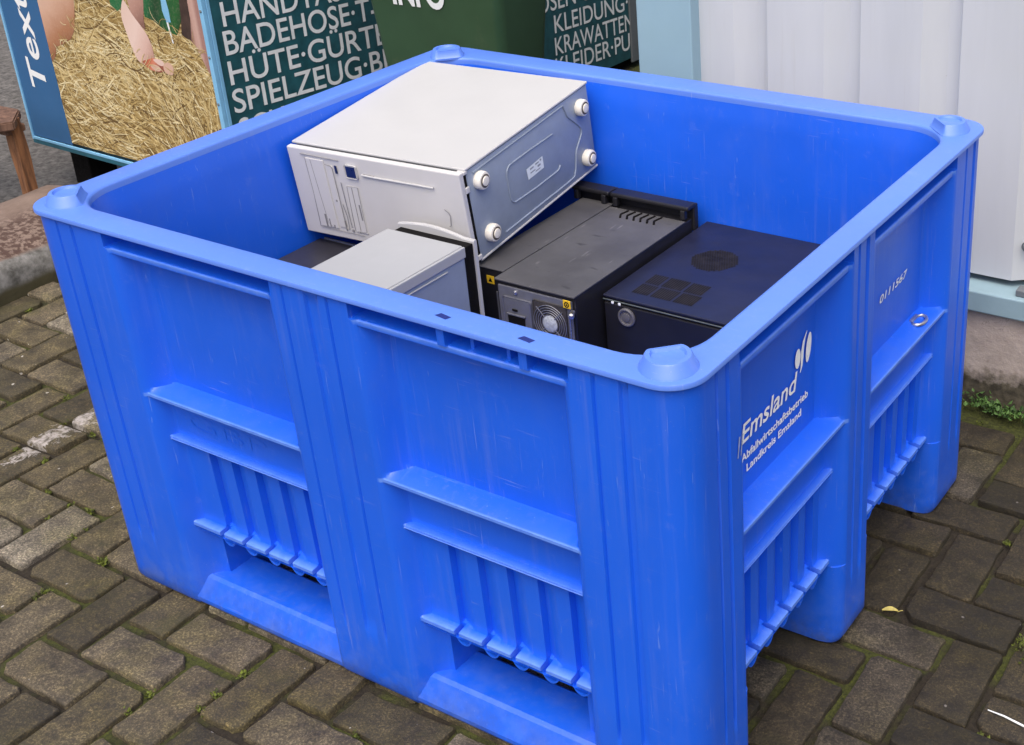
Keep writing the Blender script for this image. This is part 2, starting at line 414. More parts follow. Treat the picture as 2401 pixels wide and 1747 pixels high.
class B:
    """bmesh collector: boxes, prisms, lathes, tubes; build() links ONE mesh"""
    def __init__(s):
        s.bm = bmesh.new()
        s.k = 0
    def box(s, lo, hi, bev=.0, seg=2, mat=0, M4=None):
        b = bmesh.new()
        bmesh.ops.create_cube(b, size=1)
        for v in b.verts:
            v.co = Vector([lo[i] + (v.co[i] + .5) * (hi[i] - lo[i]) for i in range(3)])
        if bev > 0:
            bmesh.ops.bevel(b, geom=list(b.edges), offset=bev, segments=seg, affect='EDGES', profile=.5)
        s.merge(b, mat, M4)
        return s
    def merge(s, b, mat=0, M4=None):
        mp = {}
        for v in b.verts:
            mp[v] = s.bm.verts.new(M4 @ v.co if M4 is not None else v.co)
        for f in b.faces:
            try:
                g = s.bm.faces.new([mp[v] for v in f.verts]); g.material_index = mat; g.smooth = f.smooth
            except ValueError:
                pass
        b.free()
    def faces(s, vs, fs, mat=0, smooth=False):
        mp = [s.bm.verts.new(v) for v in vs]
        for f in fs:
            try:
                g = s.bm.faces.new([mp[i] for i in f]); g.material_index = mat; g.smooth = smooth
            except ValueError:
                pass
        return s
    def poly(s, pts, nrm, th=0, mat=0):
        """flat polygon (optionally with thickness th along nrm)"""
        pts = [Vector(p) for p in pts]
        if th == 0:
            return s.faces(pts, [list(range(len(pts)))], mat)
        n = Vector(nrm).normalized() * th
        k = len(pts)
        return s.faces(pts + [p + n for p in pts], [list(range(k, 2 * k)), list(range(k))[::-1]] + [[i, (i + 1) % k, k + (i + 1) % k, k + i] for i in range(k)], mat)
    def lathe(s, c, axis, prof, seg=28, mat=0, smooth=True):
        """prof: (radius, along axis)"""
        ax = Vector(axis).normalized()
        u = ax.orthogonal().normalized(); v = ax.cross(u)
        c = Vector(c)
        vs, fs = [], []
        for r, h in prof:
            for i in range(seg):
                a = 2 * math.pi * i / seg
                vs.append(c + ax * h + (u * math.cos(a) + v * math.sin(a)) * max(r, 1e-5))
        for j in range(len(prof) - 1):
            for i in range(seg):
                a, b_ = j * seg + i, j * seg + (i + 1) % seg
                fs.append([a, b_, b_ + seg, a + seg])
        fs.append(list(range(seg))[::-1]); fs.append(list(range((len(prof) - 1) * seg, len(prof) * seg)))
        return s.faces(vs, fs, mat, smooth)
    def tube(s, pts, r, seg=8, mat=0, closed=False):
        pts = [Vector(p) for p in pts]
        vs, fs = [], []
        n = len(pts)
        up = None
        for i, p in enumerate(pts):
            a = pts[(i - 1) % n] if closed or i else p
            b_ = pts[(i + 1) % n] if closed or i < n - 1 else p
            t = (b_ - a).normalized()
            if up is None:
                up = t.orthogonal().normalized()
            up = (up - t * up.dot(t)).normalized()
            w_ = t.cross(up)
            rr = r[i] if isinstance(r, (list, tuple)) else r
            for j in range(seg):
                g = 2 * math.pi * j / seg
                vs.append(p + (up * math.cos(g) + w_ * math.sin(g)) * rr)
        for i in range(n if closed else n - 1):
            for j in range(seg):
                a, b_ = i * seg + j, i * seg + (j + 1) % seg
                c, d = ((i + 1) % n) * seg + (j + 1) % seg, ((i + 1) % n) * seg + j
                fs.append([a, b_, c, d])
        if not closed:
            fs.append(list(range(seg))[::-1]); fs.append(list(range((n - 1) * seg, n * seg)))
        return s.faces(vs, fs, mat, True)
    def build(s, name, mats, parent=None, world=False, sharp=35, warp=None):
        if warp:
            for v in s.bm.verts:
                v.co = warp(v.co)
        bmesh.ops.recalc_face_normals(s.bm, faces=s.bm.faces)
        me = bpy.data.meshes.new(name)
        s.bm.to_mesh(me); s.bm.free()
        for x in (mats if isinstance(mats, (list, tuple)) else [mats]):
            me.materials.append(x)
        if any(p.use_smooth for p in me.polygons):
            me.set_sharp_from_angle(angle=R(sharp))
        return link(name, me, parent, world)

def build_each(b, name, mats, parent=None, world=False, warp=None):
    todo = set(b.bm.verts)
    out = []
    while todo:
        v0 = todo.pop(); isl = {v0}; st = [v0]
        while st:
            v = st.pop()
            for e in v.link_edges:
                q = e.other_vert(v)
                if q not in isl: isl.add(q); st.append(q)
        todo -= isl
        c = B(); mp = {v: c.bm.verts.new(v.co) for v in isl}
        for f in {f for v in isl for f in v.link_faces}:
            g = c.bm.faces.new([mp[v] for v in f.verts]); g.smooth = f.smooth; g.material_index = f.material_index
        out.append((tuple(v0.co), c))
    b.bm.free()
    return [c.build(name, mats, parent, world, warp=warp) for _, c in sorted(out, key=lambda t: t[0])]

_tc = {}
def glyphs(txt, bold=0.0, shear=0.0, spacing=1.0):
    key = (txt, bold, shear, spacing)
    if key not in _tc:
        c = bpy.data.curves.new('t', 'FONT')
        c.body = txt; c.offset = bold; c.shear = shear; c.space_character = spacing; c.resolution_u = 5
        o = bpy.data.objects.new('t', c)
        me = bpy.data.meshes.new_from_object(o)
        vs = np.array([v.co[:2] for v in me.vertices]); fs = [list(p.vertices) for p in me.polygons]
        bpy.data.objects.remove(o); bpy.data.curves.remove(c); bpy.data.meshes.remove(me)
        _tc[key] = (vs, fs)
    return _tc[key]

def lettering(b, txt, p0, p1, cap, up, bold=0.0, shear=0.0, nrm=None, off=.0015, mat=0, clip=None, spacing=1.0):
    """text from p0 to p1 along its baseline, capital height cap in direction up, lifted off along nrm"""
    vs, fs = glyphs(txt, bold, shear, spacing)
    x0, x1 = vs[:, 0].min(), vs[:, 0].max()
    hcap = glyphs('E', bold)[0][:, 1].max()
    p0, p1, up, nrm = Vector(p0), Vector(p1), Vector(up), Vector(nrm)
    out = [p0 + (p1 - p0) * float((v[0] - x0) / (x1 - x0)) + up * float(v[1] / hcap * cap) + nrm * off for v in vs]
    b.faces(out, fs, mat)

# ================================================================== SETTING: ground and paving
def build_ground():
    n = 60
    vs, fs = [], []
    # one sheet: fine in the middle, reaching far out
    ax = [-60, -20, -8] + list(np.linspace(-4, 5, n)) + [9, 20, 60]
    ay = [-60, -20, -6] + list(np.linspace(-2.5, 4, n)) + [8, 20, 60]
    for y in ay:
        for x in ax:
            vs.append((x, y, -.0125 + .004 * mnoise.noise((x * 9, y * 9, 0))))
    W = len(ax)
    for j in range(len(ay) - 1):
        for i in range(W - 1):
            a = j * W + i
            fs.append((a, a + 1, a + 1 + W, a + W))
    g = link('ground', mesh_from('ground', vs, fs, M['joint'], smooth=True))
    tag(g, kind='structure')
    # herringbone concrete blocks
    ux, uy, x0, y0 = .0935, .0895, -.168, -.0757
    V, F, T = [], [], []
    def block(xa, ya, xb, yb):
        g_ = .0060
        j = lambda: rng.uniform(-.0032, .0032)
        c = [(xa + g_ + j(), ya + g_ + j()), (xb - g_ + j(), ya + g_ + j()), (xb - g_ + j(), yb - g_ + j()), (xa + g_ + j(), yb - g_ + j())]
        ring = []
        for a in range(4):
            p, q, o = np.array(c[a]), np.array(c[(a + 1) % 4]), np.array(c[(a - 1) % 4])
            cut = rng.uniform(.0015, .0055) if rng.random() < .9 else rng.uniform(.008, .016)
            ring.append(p + (o - p) / np.linalg.norm(o - p) * cut)
            ring.append(p + (q - p) / np.linalg.norm(q - p) * cut)
            nn = 5 if np.linalg.norm(q - p) > .12 else 3
            for t in np.linspace(0, 1, nn + 2)[1:-1]:
                w_ = p + (q - p) * t
                nrm = np.array([-(q - p)[1], (q - p)[0]]) / np.linalg.norm(q - p)
                ring.append(w_ + nrm * rng.uniform(-.0012, .0022))
        ring = np.array(ring); m_ = ring.mean(0); k = len(ring)
        tx, ty, h = rng.normal(0, .014), rng.normal(0, .014), rng.normal(-.001, .0019)
        zt = lambda p: h + (p[0] - m_[0]) * tx + (p[1] - m_[1]) * ty
        st = len(V)
        for sc, dz in ((1.0, -.022), (1.0, -.0042), (.985, -.0012), (.95, -.0003), (.55, .0003)):
            for p in ring:
                q = m_ + (p - m_) * sc if sc == 1 else p + (m_ - p) / np.linalg.norm(m_ - p) * (1 - sc) * (.09 if sc > .6 else .1)
                dzz = dz + (rng.uniform(-.0013, .0006) if dz < -.002 and dz > -.02 else 0)
                V.append((q[0], q[1], zt(q) + dzz))
        V.append((m_[0], m_[1], zt(m_) + .0008))
        t = float(np.clip(rng.normal(.5, .33), 0, 1))
        for r_ in range(4):
            for i in range(k):
                a, b = st + r_ * k + i, st + r_ * k + (i + 1) % k
                F.append((a, b, b + k, a + k)); T.append(t)
        for i in range(k):
            F.append((st + 4 * k + i, st + 4 * k + (i + 1) % k, st + 5 * k)); T.append(t)
    for i in range(-34, 42):
        for jy in range(-18, 30):
            r_ = (i - jy) % 4
            xa, ya = x0 + i * ux, y0 + jy * uy
            if r_ == 0:
                box = (xa, ya, xa + 2 * ux, ya + uy)
            elif r_ == 3:
                box = (xa, ya, xa + ux, ya + 2 * uy)
            else:
                continue
            if xa > 3.2 or (box[1] < 1.25 < box[3] and xa > .25) or (ya > 1.25 and xa > .25) or (xa < -1.3 and ya > -9) or ya > 2.6:
                continue
            block(*box)
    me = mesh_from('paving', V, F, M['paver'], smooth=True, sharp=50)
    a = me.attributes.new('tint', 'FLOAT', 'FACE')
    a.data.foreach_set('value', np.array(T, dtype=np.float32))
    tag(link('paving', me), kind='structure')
    # pale gravel strip behind the kerb
    vs, fs = [], []
    nx, ny = 70, 60
    for j in range(ny):
        for i in range(nx):
            x = -4.2 + 2.95 * i / (nx - 1); y = -1.6 + 4.6 * j / (ny - 1)
            vs.append((x, y, .006 + .010 * mnoise.noise((x * 11, y * 11, 3)) + .006 * mnoise.noise((x * 31, y * 31, 5))))
    for j in range(ny - 1):
        for i in range(nx - 1):
            a = j * nx + i
            fs.append((a, a + 1, a + 1 + nx, a + nx))
    tag(link('gravel', mesh_from('gravel', vs, fs, M['gravel'], smooth=True)), kind='structure')
build_ground()

def leaves(name, spots, mat, size, up=.5, seed=3):
    """spots: (x, y, z, spread, n). small folded leaf faces"""
    r_ = np.random.default_rng(seed)
    V, F, T = [], [], []
    for (x, y, z, sp, n, h) in spots:
        for _ in range(n):
            c = np.array([x, y, z]) + np.array([r_.normal(0, sp), r_.normal(0, sp * .7), abs(r_.normal(0, h))])
            az = r_.uniform(0, 6.28); el = r_.uniform(.1, 1.2) * up
            d = np.array([math.cos(az) * math.cos(el), math.sin(az) * math.cos(el), math.sin(el)])
            s_ = np.array([-math.sin(az), math.cos(az), 0])
            L = size * r_.uniform(.5, 1.3); w_ = L * .36
            u_ = np.cross(s_, d) * L * .12
            a = len(V)
            V += [c, c + d * L * .5 + s_ * w_ + u_, c + d * L, c + d * L * .5 - s_ * w_ + u_]
            F += [(a, a + 1, a + 2), (a, a + 2, a + 3)]
            t = r_.uniform(0, 1); T += [t, t]
    me = mesh_from(name, V, F, mat)
    a = me.attributes.new('tint', 'FLOAT', 'FACE')
    a.data.foreach_set('value', np.array(T, dtype=np.float32))
    return link(name, me)

# ================================================================== THE BIN
L_, W_, H_ = 1.2, 1.0, .697
DEL = {(0, 0): (-.007, .006), (1, 0): (.001, -.0015), (1, 1): (-.005, -.001), (0, 1): (.004, -.004)}
def warp(p):
    """slight lean of the moulded walls towards the top"""
    a = min(1, max(0, p[0] / L_)); b = min(1, max(0, p[1] / W_)); t = p[2] / H_
    dx = sum(DEL[(i, j)][0] * (a if i else 1 - a) * (b if j else 1 - b) for i in (0, 1) for j in (0, 1))
    dy = sum(DEL[(i, j)][1] * (a if i else 1 - a) * (b if j else 1 - b) for i in (0, 1) for j in (0, 1))
    dr = .008 * (1 - t)                                  # moulding draft: narrower at the foot
    return Vector((p[0] + dx * t + dr * (1 - 2 * a), p[1] + dy * t + dr * (1 - 2 * b), p[2]))

FBAYS = [(.182, .537), (.680, 1.035)]
SBAYS = [(.132, .460), (.530, .858)]
BI = .006                                  # body inset from the rim
BOT = .150                                 # lower edge of the bay walls

def chans(bay):
    a, b = bay
    return [a + (b - a) * q for q in (.245, .392, .540, .690, .838)]

FEAT = [(.690, .034), (.6625, .034), (.6612, .006), (.6595, .004), (.6525, .004), (.651, .006), (.6498, .034), (.640, .038), (.56, .040), (.43, .040),
        (.4215, .040), (.4195, .034), (.4135, .0065), (.4115, .004), (.4068, .004), (.4052, .006), (.4040, .027), (.395, .029), (.333, .030), (.3312, .029), (.3300, .0185),
        (.3285, .0175), (.3268, .0205), (.3250, .0175), (.3232, .0185), (.3220, .031), (.315, .033), (.170, .035), (.1655, .034), (.1640, .0215), (.1630, .0200), (.1570, .0200), (.1555, .0215), (.150, .032)]
FZ = np.array([f[0] for f in FEAT][::-1]); FD = np.array([f[1] for f in FEAT][::-1])

def depth(face, s, z):
    bays = FBAYS if face in 'FK' else SBAYS
    d = 0.0
    for bi, (a, b) in enumerate(bays):
        if a < s < b:
            t = min(s - a, b - s)
            if z >= BOT:
                side = .046 * (1 - math.cos(math.pi * min(1, t / .050))) / 2
                f = float(np.interp(z, FZ, FD))
                # sawtooth ribs: a sharp near edge, then a slow ramp back out
                if .1668 < z < .322:
                    for c in chans((a, b)):
                        q = ((s - c) if face in 'FQ' else (c - s)) / .030
                        if 0 <= q < 1:
                            f += .012 * min(1, q / .03) * (1 - max(0, q - .03) / .97) ** 1.2 * min(1, (.322 - z) / .008)
                elif z <= .1668:
                    for c in chans((a, b)):
                        if 0 <= ((s - c) if face in 'FQ' else (c - s)) < .009:
                            f = max(f, .040)
                if z > .661 and face == 'F' and bi == 1:
                    if abs(s - .838) < .0065 or abs(s - .967) < .0065: f = .001
                    elif abs(s - .879) < .003 or abs(s - .936) < .003: f = min(f, .013)
                if z > .43 and z < .65:
                    f += .0012 * mnoise.noise((s * 5, z * 5, ord(face)))
                if z > .662:
                    side = .034 if t > .002 else 0
                return min(side, f)
            if face in 'RQ':
                if t < .024:
                    return .022 - math.sqrt(max(0, .022 ** 2 - min(t, .022) ** 2))
                return .022 + min(1, (t - .024) / .002) * .14
            if t < .052:
                return .046 * (1 - math.cos(math.pi * min(1, t / .050))) / 2
            return .046 + min(1, (t - .052) / .003) * .11
    # post grooves
    if .10 < z < .684:
        G = {'F': [(.074, .080), (.108, .116), (.557, .562), (.601, .628), (.641, .647), (1.066, 1.073), (1.105, 1.119)],
             'R': [(.074, .081), (.098, .108), (.474, .482), (.500, .513), (.896, .904), (.930, .942)]}
        for a, b in G.get(face, G['F'] if face == 'K' else G['R']):
            e = min(s - a, b - s)
            if e > 0:
                return .0042 * min(1, e / .0022) * min(1, (z - .10) / .03)
    return .0008 * mnoise.noise((s * 6, z * 4, ord(face)))

def build_bin():
    root = thing('plastic_bin', 'large blue plastic pallet bin filled with old computer towers', 'bin', (.6, .5, 0))
    Rb = .046
    x0, x1, y0, y1 = BI, L_ - BI, BI, W_ - BI
    def stations(face, a, b, bays):
        s = set(np.round(np.arange(a, b + 1e-6, .0085), 4)) | {a, b}
        for (p, q) in bays:
            for e in (p, q):
                sg = 1 if e == p else -1
                for t in (-.0006, .0006, .0022, .006, .010, .013, .0165, .019, .0205, .0215, .0225, .0241, .0262, .0285, .034, .0405, .0437, .0442, .046, .0466, .050, .052, .0535, .0555):
                    s.add(round(e + sg * t, 5))
            for c in chans((p, q)):
                for t in ((-.0006, 0, .0009, .004, .0086, .0092, .014, .020, .0296, .0302) if face in 'FQ' else (.0006, 0, -.0009, -.004, -.0086, -.0092, -.014, -.020, -.0296, -.0302)):
                    s.add(round(c + t, 5))
        if face == 'F':
            for c, h in ((.838, .0065), (.967, .0065), (.879, .003), (.936, .003)):
                for t in (-h - .0008, -h + .0004, h - .0004, h + .0008): s.add(round(c + t, 5))
        G = [.074, .080, .108, .116, .557, .562, .601, .628, .641, .647, 1.066, 1.073, 1.105, 1.119] if face in 'FK' else [.074, .081, .098, .108, .474, .482, .500, .513, .896, .904, .930, .942]
        for g in G:
            for t in (-.0022, 0, .0022):
                s.add(round(g + t, 5))
        s = sorted(v for v in s if a <= v <= b)
        o = [s[0]]
        for v in s[1:]:
            if v - o[-1] > .00035: o.append(v)
        return o
    cols = []                                           # (face, s, base xy, inward normal)
    A = 9
    for s in stations('F', x0 + Rb, x1 - Rb, FBAYS): cols.append(('F', s, (s, y0), (0, 1)))
    def arc(cx, cy, a0):
        for i in range(1, A):
            g = a0 + (math.pi / 2) * i / A
            cols.append(('C', 0, (cx + Rb * math.cos(g), cy + Rb * math.sin(g)), (-math.cos(g), -math.sin(g))))
    arc(x1 - Rb, y0 + Rb, -math.pi / 2)
    for s in stations('R', y0 + Rb, y1 - Rb, SBAYS): cols.append(('R', s, (x1, s), (-1, 0)))
    arc(x1 - Rb, y1 - Rb, 0)
    for s in reversed(stations('K', x0 + Rb, x1 - Rb, FBAYS)): cols.append(('K', s, (s, y1), (0, -1)))
    arc(x0 + Rb, y1 - Rb, math.pi / 2)
    for s in reversed(stations('Q', y0 + Rb, y1 - Rb, SBAYS)): cols.append(('Q', s, (x0, s), (1, 0)))
    arc(x0 + Rb, y0 + Rb, math.pi)
    zs = sorted(set(list(FZ) + list(np.arange(.18, .31, .02)) + list(np.arange(.34, .4, .015)) + list(np.arange(.44, .64, .018)) +
                    [.690, .684, .676, .100, .11, .12, .13] + [0.0, .004, .012, .03, .055, .08, .14, .1495, .1680]), reverse=True)
    nc, nz = len(cols), len(zs)
    V = np.zeros((nz, nc, 3)); Dp = np.zeros((nz, nc))
    for j, z in enumerate(zs):
        for i, (f, s, p, n) in enumerate(cols):
            d = 0 if f == 'C' else depth(f, s, z)
            # feet rounded in at the ground
            if z < .012: d = max(d, d + (.012 - z) * .55)
            Dp[j, i] = d
            V[j, i] = (p[0] + n[0] * d, p[1] + n[1] * d, z)
    # mask for the painted highlights along the fronts of ledges, bead and lip
    edge_glint = np.zeros((nz, nc), dtype=np.float32)
    for j, z in enumerate(zs):
        for i, (f, s, p, n) in enumerate(cols):
            if f == 'C': continue
            inb = any(a + .001 < s < b - .001 for a, b in (FBAYS if f in 'FK' else SBAYS))
            if inb:
                for za, zb, dl, dm in ((.6528, .6597, .0015, .0055), (.4066, .4116, .0015, .0055), (.3284, .3301, .0172, .026), (.3231, .3251, .0172, .026), (.1569, .1641, .0196, .0245)):
                    if za <= z <= zb and dl < Dp[j, i] < dm: edge_glint[j, i] = 1 if za != .3284 else .6
    def hook(i):
        f, s = cols[i][0], cols[i][1]
        if f == 'C': return False
        return any(abs(s - c) < .0128 for b in (FBAYS if f in 'FK' else SBAYS) for c in chans(b))
    F = []
    for j in range(nz - 1):
        for i in range(nc):
            k = (i + 1) % nc
            if zs[j + 1] < BOT - 1e-6:
                if Dp[j + 1, i] > .147 and Dp[j + 1, k] > .147:
                    continue
                if zs[j] >= BOT - 1e-6 and (Dp[j + 1, i] > .0475 or Dp[j + 1, k] > .0475):
                    continue
            F.append((j * nc + i, (j + 1) * nc + i, (j + 1) * nc + k, j * nc + k))
    V = V.reshape(-1, 3).tolist()
    # hooks: the lower ends of the channels, hanging below the lip as half-round loops
    def loops(face, c):
        n = 14; st = len(V)
        prof = [(.0125, .0), (.0105, .0), (.0105, .030), (.0125, .030)]
        for i in range(n + 1):
            g = math.pi * i / n
            for ww, dd in ((.0150, .0245), (.0130, .0245), (.0130, .057), (.0150, .057)):
                s = c + (.013 if face in 'FQ' else -.013) - ww * math.cos(g); z = .1560 - (ww - .0015) * 1.35 * math.sin(g)
                if face == 'F': V.append((s, y0 + dd, z))
                elif face == 'K': V.append((s, y1 - dd, z))
                elif face == 'R': V.append((x1 - dd, s, z))
                else: V.append((x0 + dd, s, z))
        for i in range(n):
            for j in range(4):
                a, q = st + i * 4 + j, st + i * 4 + (j + 1) % 4
                F.append((a, q, q + 4, a + 4))
    for f in 'FKRQ':
        for b in (FBAYS if f in 'FK' else SBAYS):
            for c in chans(b): loops(f, c)
    # underside of the bay lip
    def under(face, a, b):
        st = len(V)
        q = {'F': lambda s, d: (s, y0 + d, .1498), 'K': lambda s, d: (s, y1 - d, .1498), 'R': lambda s, d: (x1 - d, s, .1498), 'Q': lambda s, d: (x0 + d, s, .1498)}[face]
        V.extend([q(a + .027, .023), q(b - .027, .023), q(b - .025, .075), q(a + .025, .075)])
        F.append((st, st + 1, st + 2, st + 3))
    for f in 'FKRQ':
        for b in (FBAYS if f in 'FK' else SBAYS): under(f, *b)
    # inner tub
    ix0, ix1, iy0, iy1, ri = .046, 1.157, .048, .941, .085
    def rrect(xa, xb, ya, yb, r_, z, n=10):
        o = []
        for cx, cy, a0 in ((xb - r_, ya + r_, -90), (xb - r_, yb - r_, 0), (xa + r_, yb - r_, 90), (xa + r_, ya + r_, 180)):
            for i in range(n + 1):
                g = R(a0 + 90 * i / n)
                o.append((cx + r_ * math.cos(g), cy + r_ * math.sin(g), z))
        return o
    def loft(rings, V, F, closed_end=False):
        st = len(V); k = len(rings[0])
        for r_ in rings: V.extend(r_)
        for j in range(len(rings) - 1):
            for i in range(k):
                a, b = st + j * k + i, st + j * k + (i + 1) % k
                F.append((a, b, b + k, a + k))
        if closed_end:
            F.append(tuple(st + (len(rings) - 1) * k + i for i in range(k)))
    tub = []
    for z, e in ((.684, 0), (.662, .0035), (.64, .0062), (.5, .0070), (.4, .0076), (.3, .0085), (.21, .011), (.185, .017), (.172, .030), (.168, .050)):
        tub.append(rrect(ix0 + e, ix1 - e, iy0 + e, iy1 - e, ri, z))
    loft(tub, V, F, True)
    # outside of the tub floor
    loft([rrect(.05, 1.15, .05, .945, .06, .165), rrect(.05, 1.15, .05, .945, .06, .152)], V, F, True)
    V = [warp(v) for v in V]
    me = mesh_from('tub', V, F, M['bin'], smooth=True, sharp=33)
    at = me.attributes.new('rub', 'FLOAT', 'POINT')
    rb = np.zeros(len(V), dtype=np.float32); rb[:nz * nc] = edge_glint.reshape(-1)
    at.data.foreach_set('value', rb)
    link('tub', me, root, True)
    # rim ring
    RV, RF = [], []
    prof = [(.0050, .6885, 0), (.0008, .6886, 0), (-.0005, .6900, 0), (-.0005, .6952, 0), (.0002, .6966, 0), (.0016, .697, 0)]
    rings = [rrect(e, L_ - e, e, W_ - e, .050 - e * .5, z) for e, z, _ in prof]
    for e, z in ((-.0065, .697), (-.0030, .6965), (-.0008, .6948), (0, .692), (0, .680)):
        rings.append(rrect(ix0 + e, ix1 - e, iy0 + e, iy1 - e, ri, z))
    loft(rings, RV, RF)
    RV = [warp(v) for v in RV]
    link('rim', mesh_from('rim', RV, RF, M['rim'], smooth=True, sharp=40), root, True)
    # stacking bosses: chopped cones with a dished top, one on each corner
    for (cx, cy, ix, iy) in ((1.151, .044, -1, 1), (.054, .050, 1, 1), (.060, .934, 1, -1), (1.147, .937, -1, -1)):
        b = B()
        inn = Vector((ix, iy, 0)).normalized(); c = Vector((cx, cy, .6965)); tv = Vector((-inn.y, inn.x, 0))
        prof = [(.0365, -.003), (.0355, .001), (.033, .004), (.0285, .015), (.027, .0168), (.0215, .0172), (.0195, .0135), (.010, .0128), (.0001, .0125)]
        seg = 40; vs, fs = [], []
        cut = .0175
        for j, (r_, h) in enumerate(prof):
            lim = cut + (.006 if j < 2 else .003 if j < 3 else 0) - (.004 if j in (5,) else .006 if j > 5 else 0)
            for i in range(seg):
                a = 2 * math.pi * i / seg
                p = inn * (r_ * math.cos(a)) + tv * (r_ * math.sin(a))
                dd = p.dot(inn)
                if dd > lim: p -= inn * (dd - lim)
                vs.append(c + p + Vector((0, 0, h)))
        for j in range(len(prof) - 1):
            for i in range(seg):
                a, q = j * seg + i, j * seg + (i + 1) % seg
                fs.append((a, q, q + seg, a + seg))
        b.faces(vs, fs, 0, True)
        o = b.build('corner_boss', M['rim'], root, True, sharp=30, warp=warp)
    # runners under the bin
    for ya, yb in ((.0165, .130), (.452, .538), (.870, .9835)):
        b = B()
        pr = [(ya + .006, .0), (ya, .010), (ya, .017), (ya + .017, .050), (ya + .023, .0545), (yb - .023, .0545), (yb - .017, .050), (yb, .017), (yb, .010), (yb - .006, .0)]
        xa, xb = (.07, 1.13) if ya < .4 or ya > .6 else (.06, 1.14)
        k = len(pr)
        for sa, sb in ((xa, xb),):
            b.faces([(sa, p, z) for p, z in pr] + [(sb, p, z) for p, z in pr],
                    [list(range(k)), list(range(k, 2 * k))[::-1]] + [[i, k + i, k + (i + 1) % k, (i + 1) % k] for i in range(k)])
        b.build('runner', M['bin'], root, True)
    # solid backs of the nine feet
    for xa, xb in ((.046, .205), (.575, .645), (1.0, 1.155)):
        for ya, yb in ((.055, .1535), (.4385, .5520), (.8365, .945)):
            if .3 < xa < .9:
                ya, yb = {.055: (.06, .155), .4385: (.485, .51), .8365: (.845, .94)}[ya]
            b = B(); b.box((xa, ya, .0015), (xb, yb, .151), .004)
            b.build('foot', M['bin'], root, True)
    # print on the right-hand end
    b = B()
    X = x1 - .040 + .0026
    P = lambda y, z: (X, y, z)
    nr = (1, 0, 0)
    lettering(b, 'Emsland', P(.199, .5010), P(.354, .5025), .0285, (0, .25, 1), .014, 0, nr, 0)
    lettering(b, 'Abfallwirtschaftsbetrieb', P(.199, .4735), P(.394, .4735), .0118, (0, 0, 1), .022, 0, nr, 0)
    lettering(b, 'Landkreis Emsland', P(.2125, .4530), P(.373, .4530), .0115, (0, 0, 1), .022, 0, nr, 0)
    def oval(cy, cz, a, c, tilt, skew=0):
        pts = []
        for i in range(22):
            g = 2 * math.pi * i / 22
            u, v = a * math.cos(g), c * math.sin(g)
            pts.append(P(cy + u * math.cos(tilt) - v * math.sin(tilt), cz + u * math.sin(tilt) + v * math.cos(tilt)))
        b.poly(pts, nr)
    oval(.3622, .549, .0082, .0150, -.08)
    oval(.3955, .5515, .0078, .0225, -.20)
    # the narrow curved leaf between them
    st = [(.3905, .580), (.3815, .570), (.3765, .556), (.3755, .543), (.3735, .531), (.3695, .5235)]
    wd = [.0012, .0034, .0040, .0038, .0026, .0010]
    b.faces([P(y - w_, z) for (y, z), w_ in zip(st, wd)] + [P(y + w_, z) for (y, z), w_ in zip(st, wd)], [(i, i + 1, 7 + i, 6 + i) for i in range(5)])
    b.build('logo_print', M['print'], root, True, warp=warp)
    b = B()
    lettering(b, '0111567', P(.643, .5060), P(.750, .5085),   .0128, (0, .35, 1), .012, 0, nr, 0)
    b.build('small_print', M['letter'], root, True, warp=warp)
    b = B()
    xg = x1 - .0010 + .0022
    for dy in (0, .0075):
        b.faces([(xg, .1215 + dy, .538), (xg, .1235 + dy, .538), (xg, .1295 + dy, .567), (xg, .1260 + dy, .567)], [(0, 1, 2, 3)])
    build_each(b, 'faded_print', M['ghost'], root, True, warp=warp)
    # embossed lettering on the band under the left shelf, raised in the plastic
    b = B()
    lettering(b, 'GBP', (.245, y0 + .0292, .352), (.42, y0 + .0292, .350), .026, (0, 0, 1), -.02, 0, (0, -1, 0), .0005)
    b.build('embossed_mark', M['bin'], root, True, warp=warp)
    # two rim slots above the handle: flat patches with their shade painted on
    b = B()
    for cx in (.836, .966):
        b.faces([(cx - .011, .016, .6974), (cx + .009, .013, .6974), (cx + .012, .021, .6974), (cx - .007, .024, .6974)], [(0, 1, 2, 3)])
    build_each(b, 'rim_slot', M['deep'], root, True, warp=warp)
    # steel ring clip lying on the far shelf: a thing of its own
    cl = thing('ring_clip', 'small bright steel ring clip lying on the end shelf of the blue bin', 'clip', (1.166, .778, .4165))
    b = B()
    pts = []
    for i in range(20):
        g = 2 * math.pi * i / 20
        pts.append((.0105 * math.cos(g), .019 * math.sin(g) if math.cos(g) > -.4 else .0175 * math.sin(g), .0025))
    b.tube(pts, .0028, 8, 0, True)
    b.box((-.0125, -.013, .0), (-.006, .013, .006), .001)
    b.build('ring', M['steel'], cl)
build_bin()

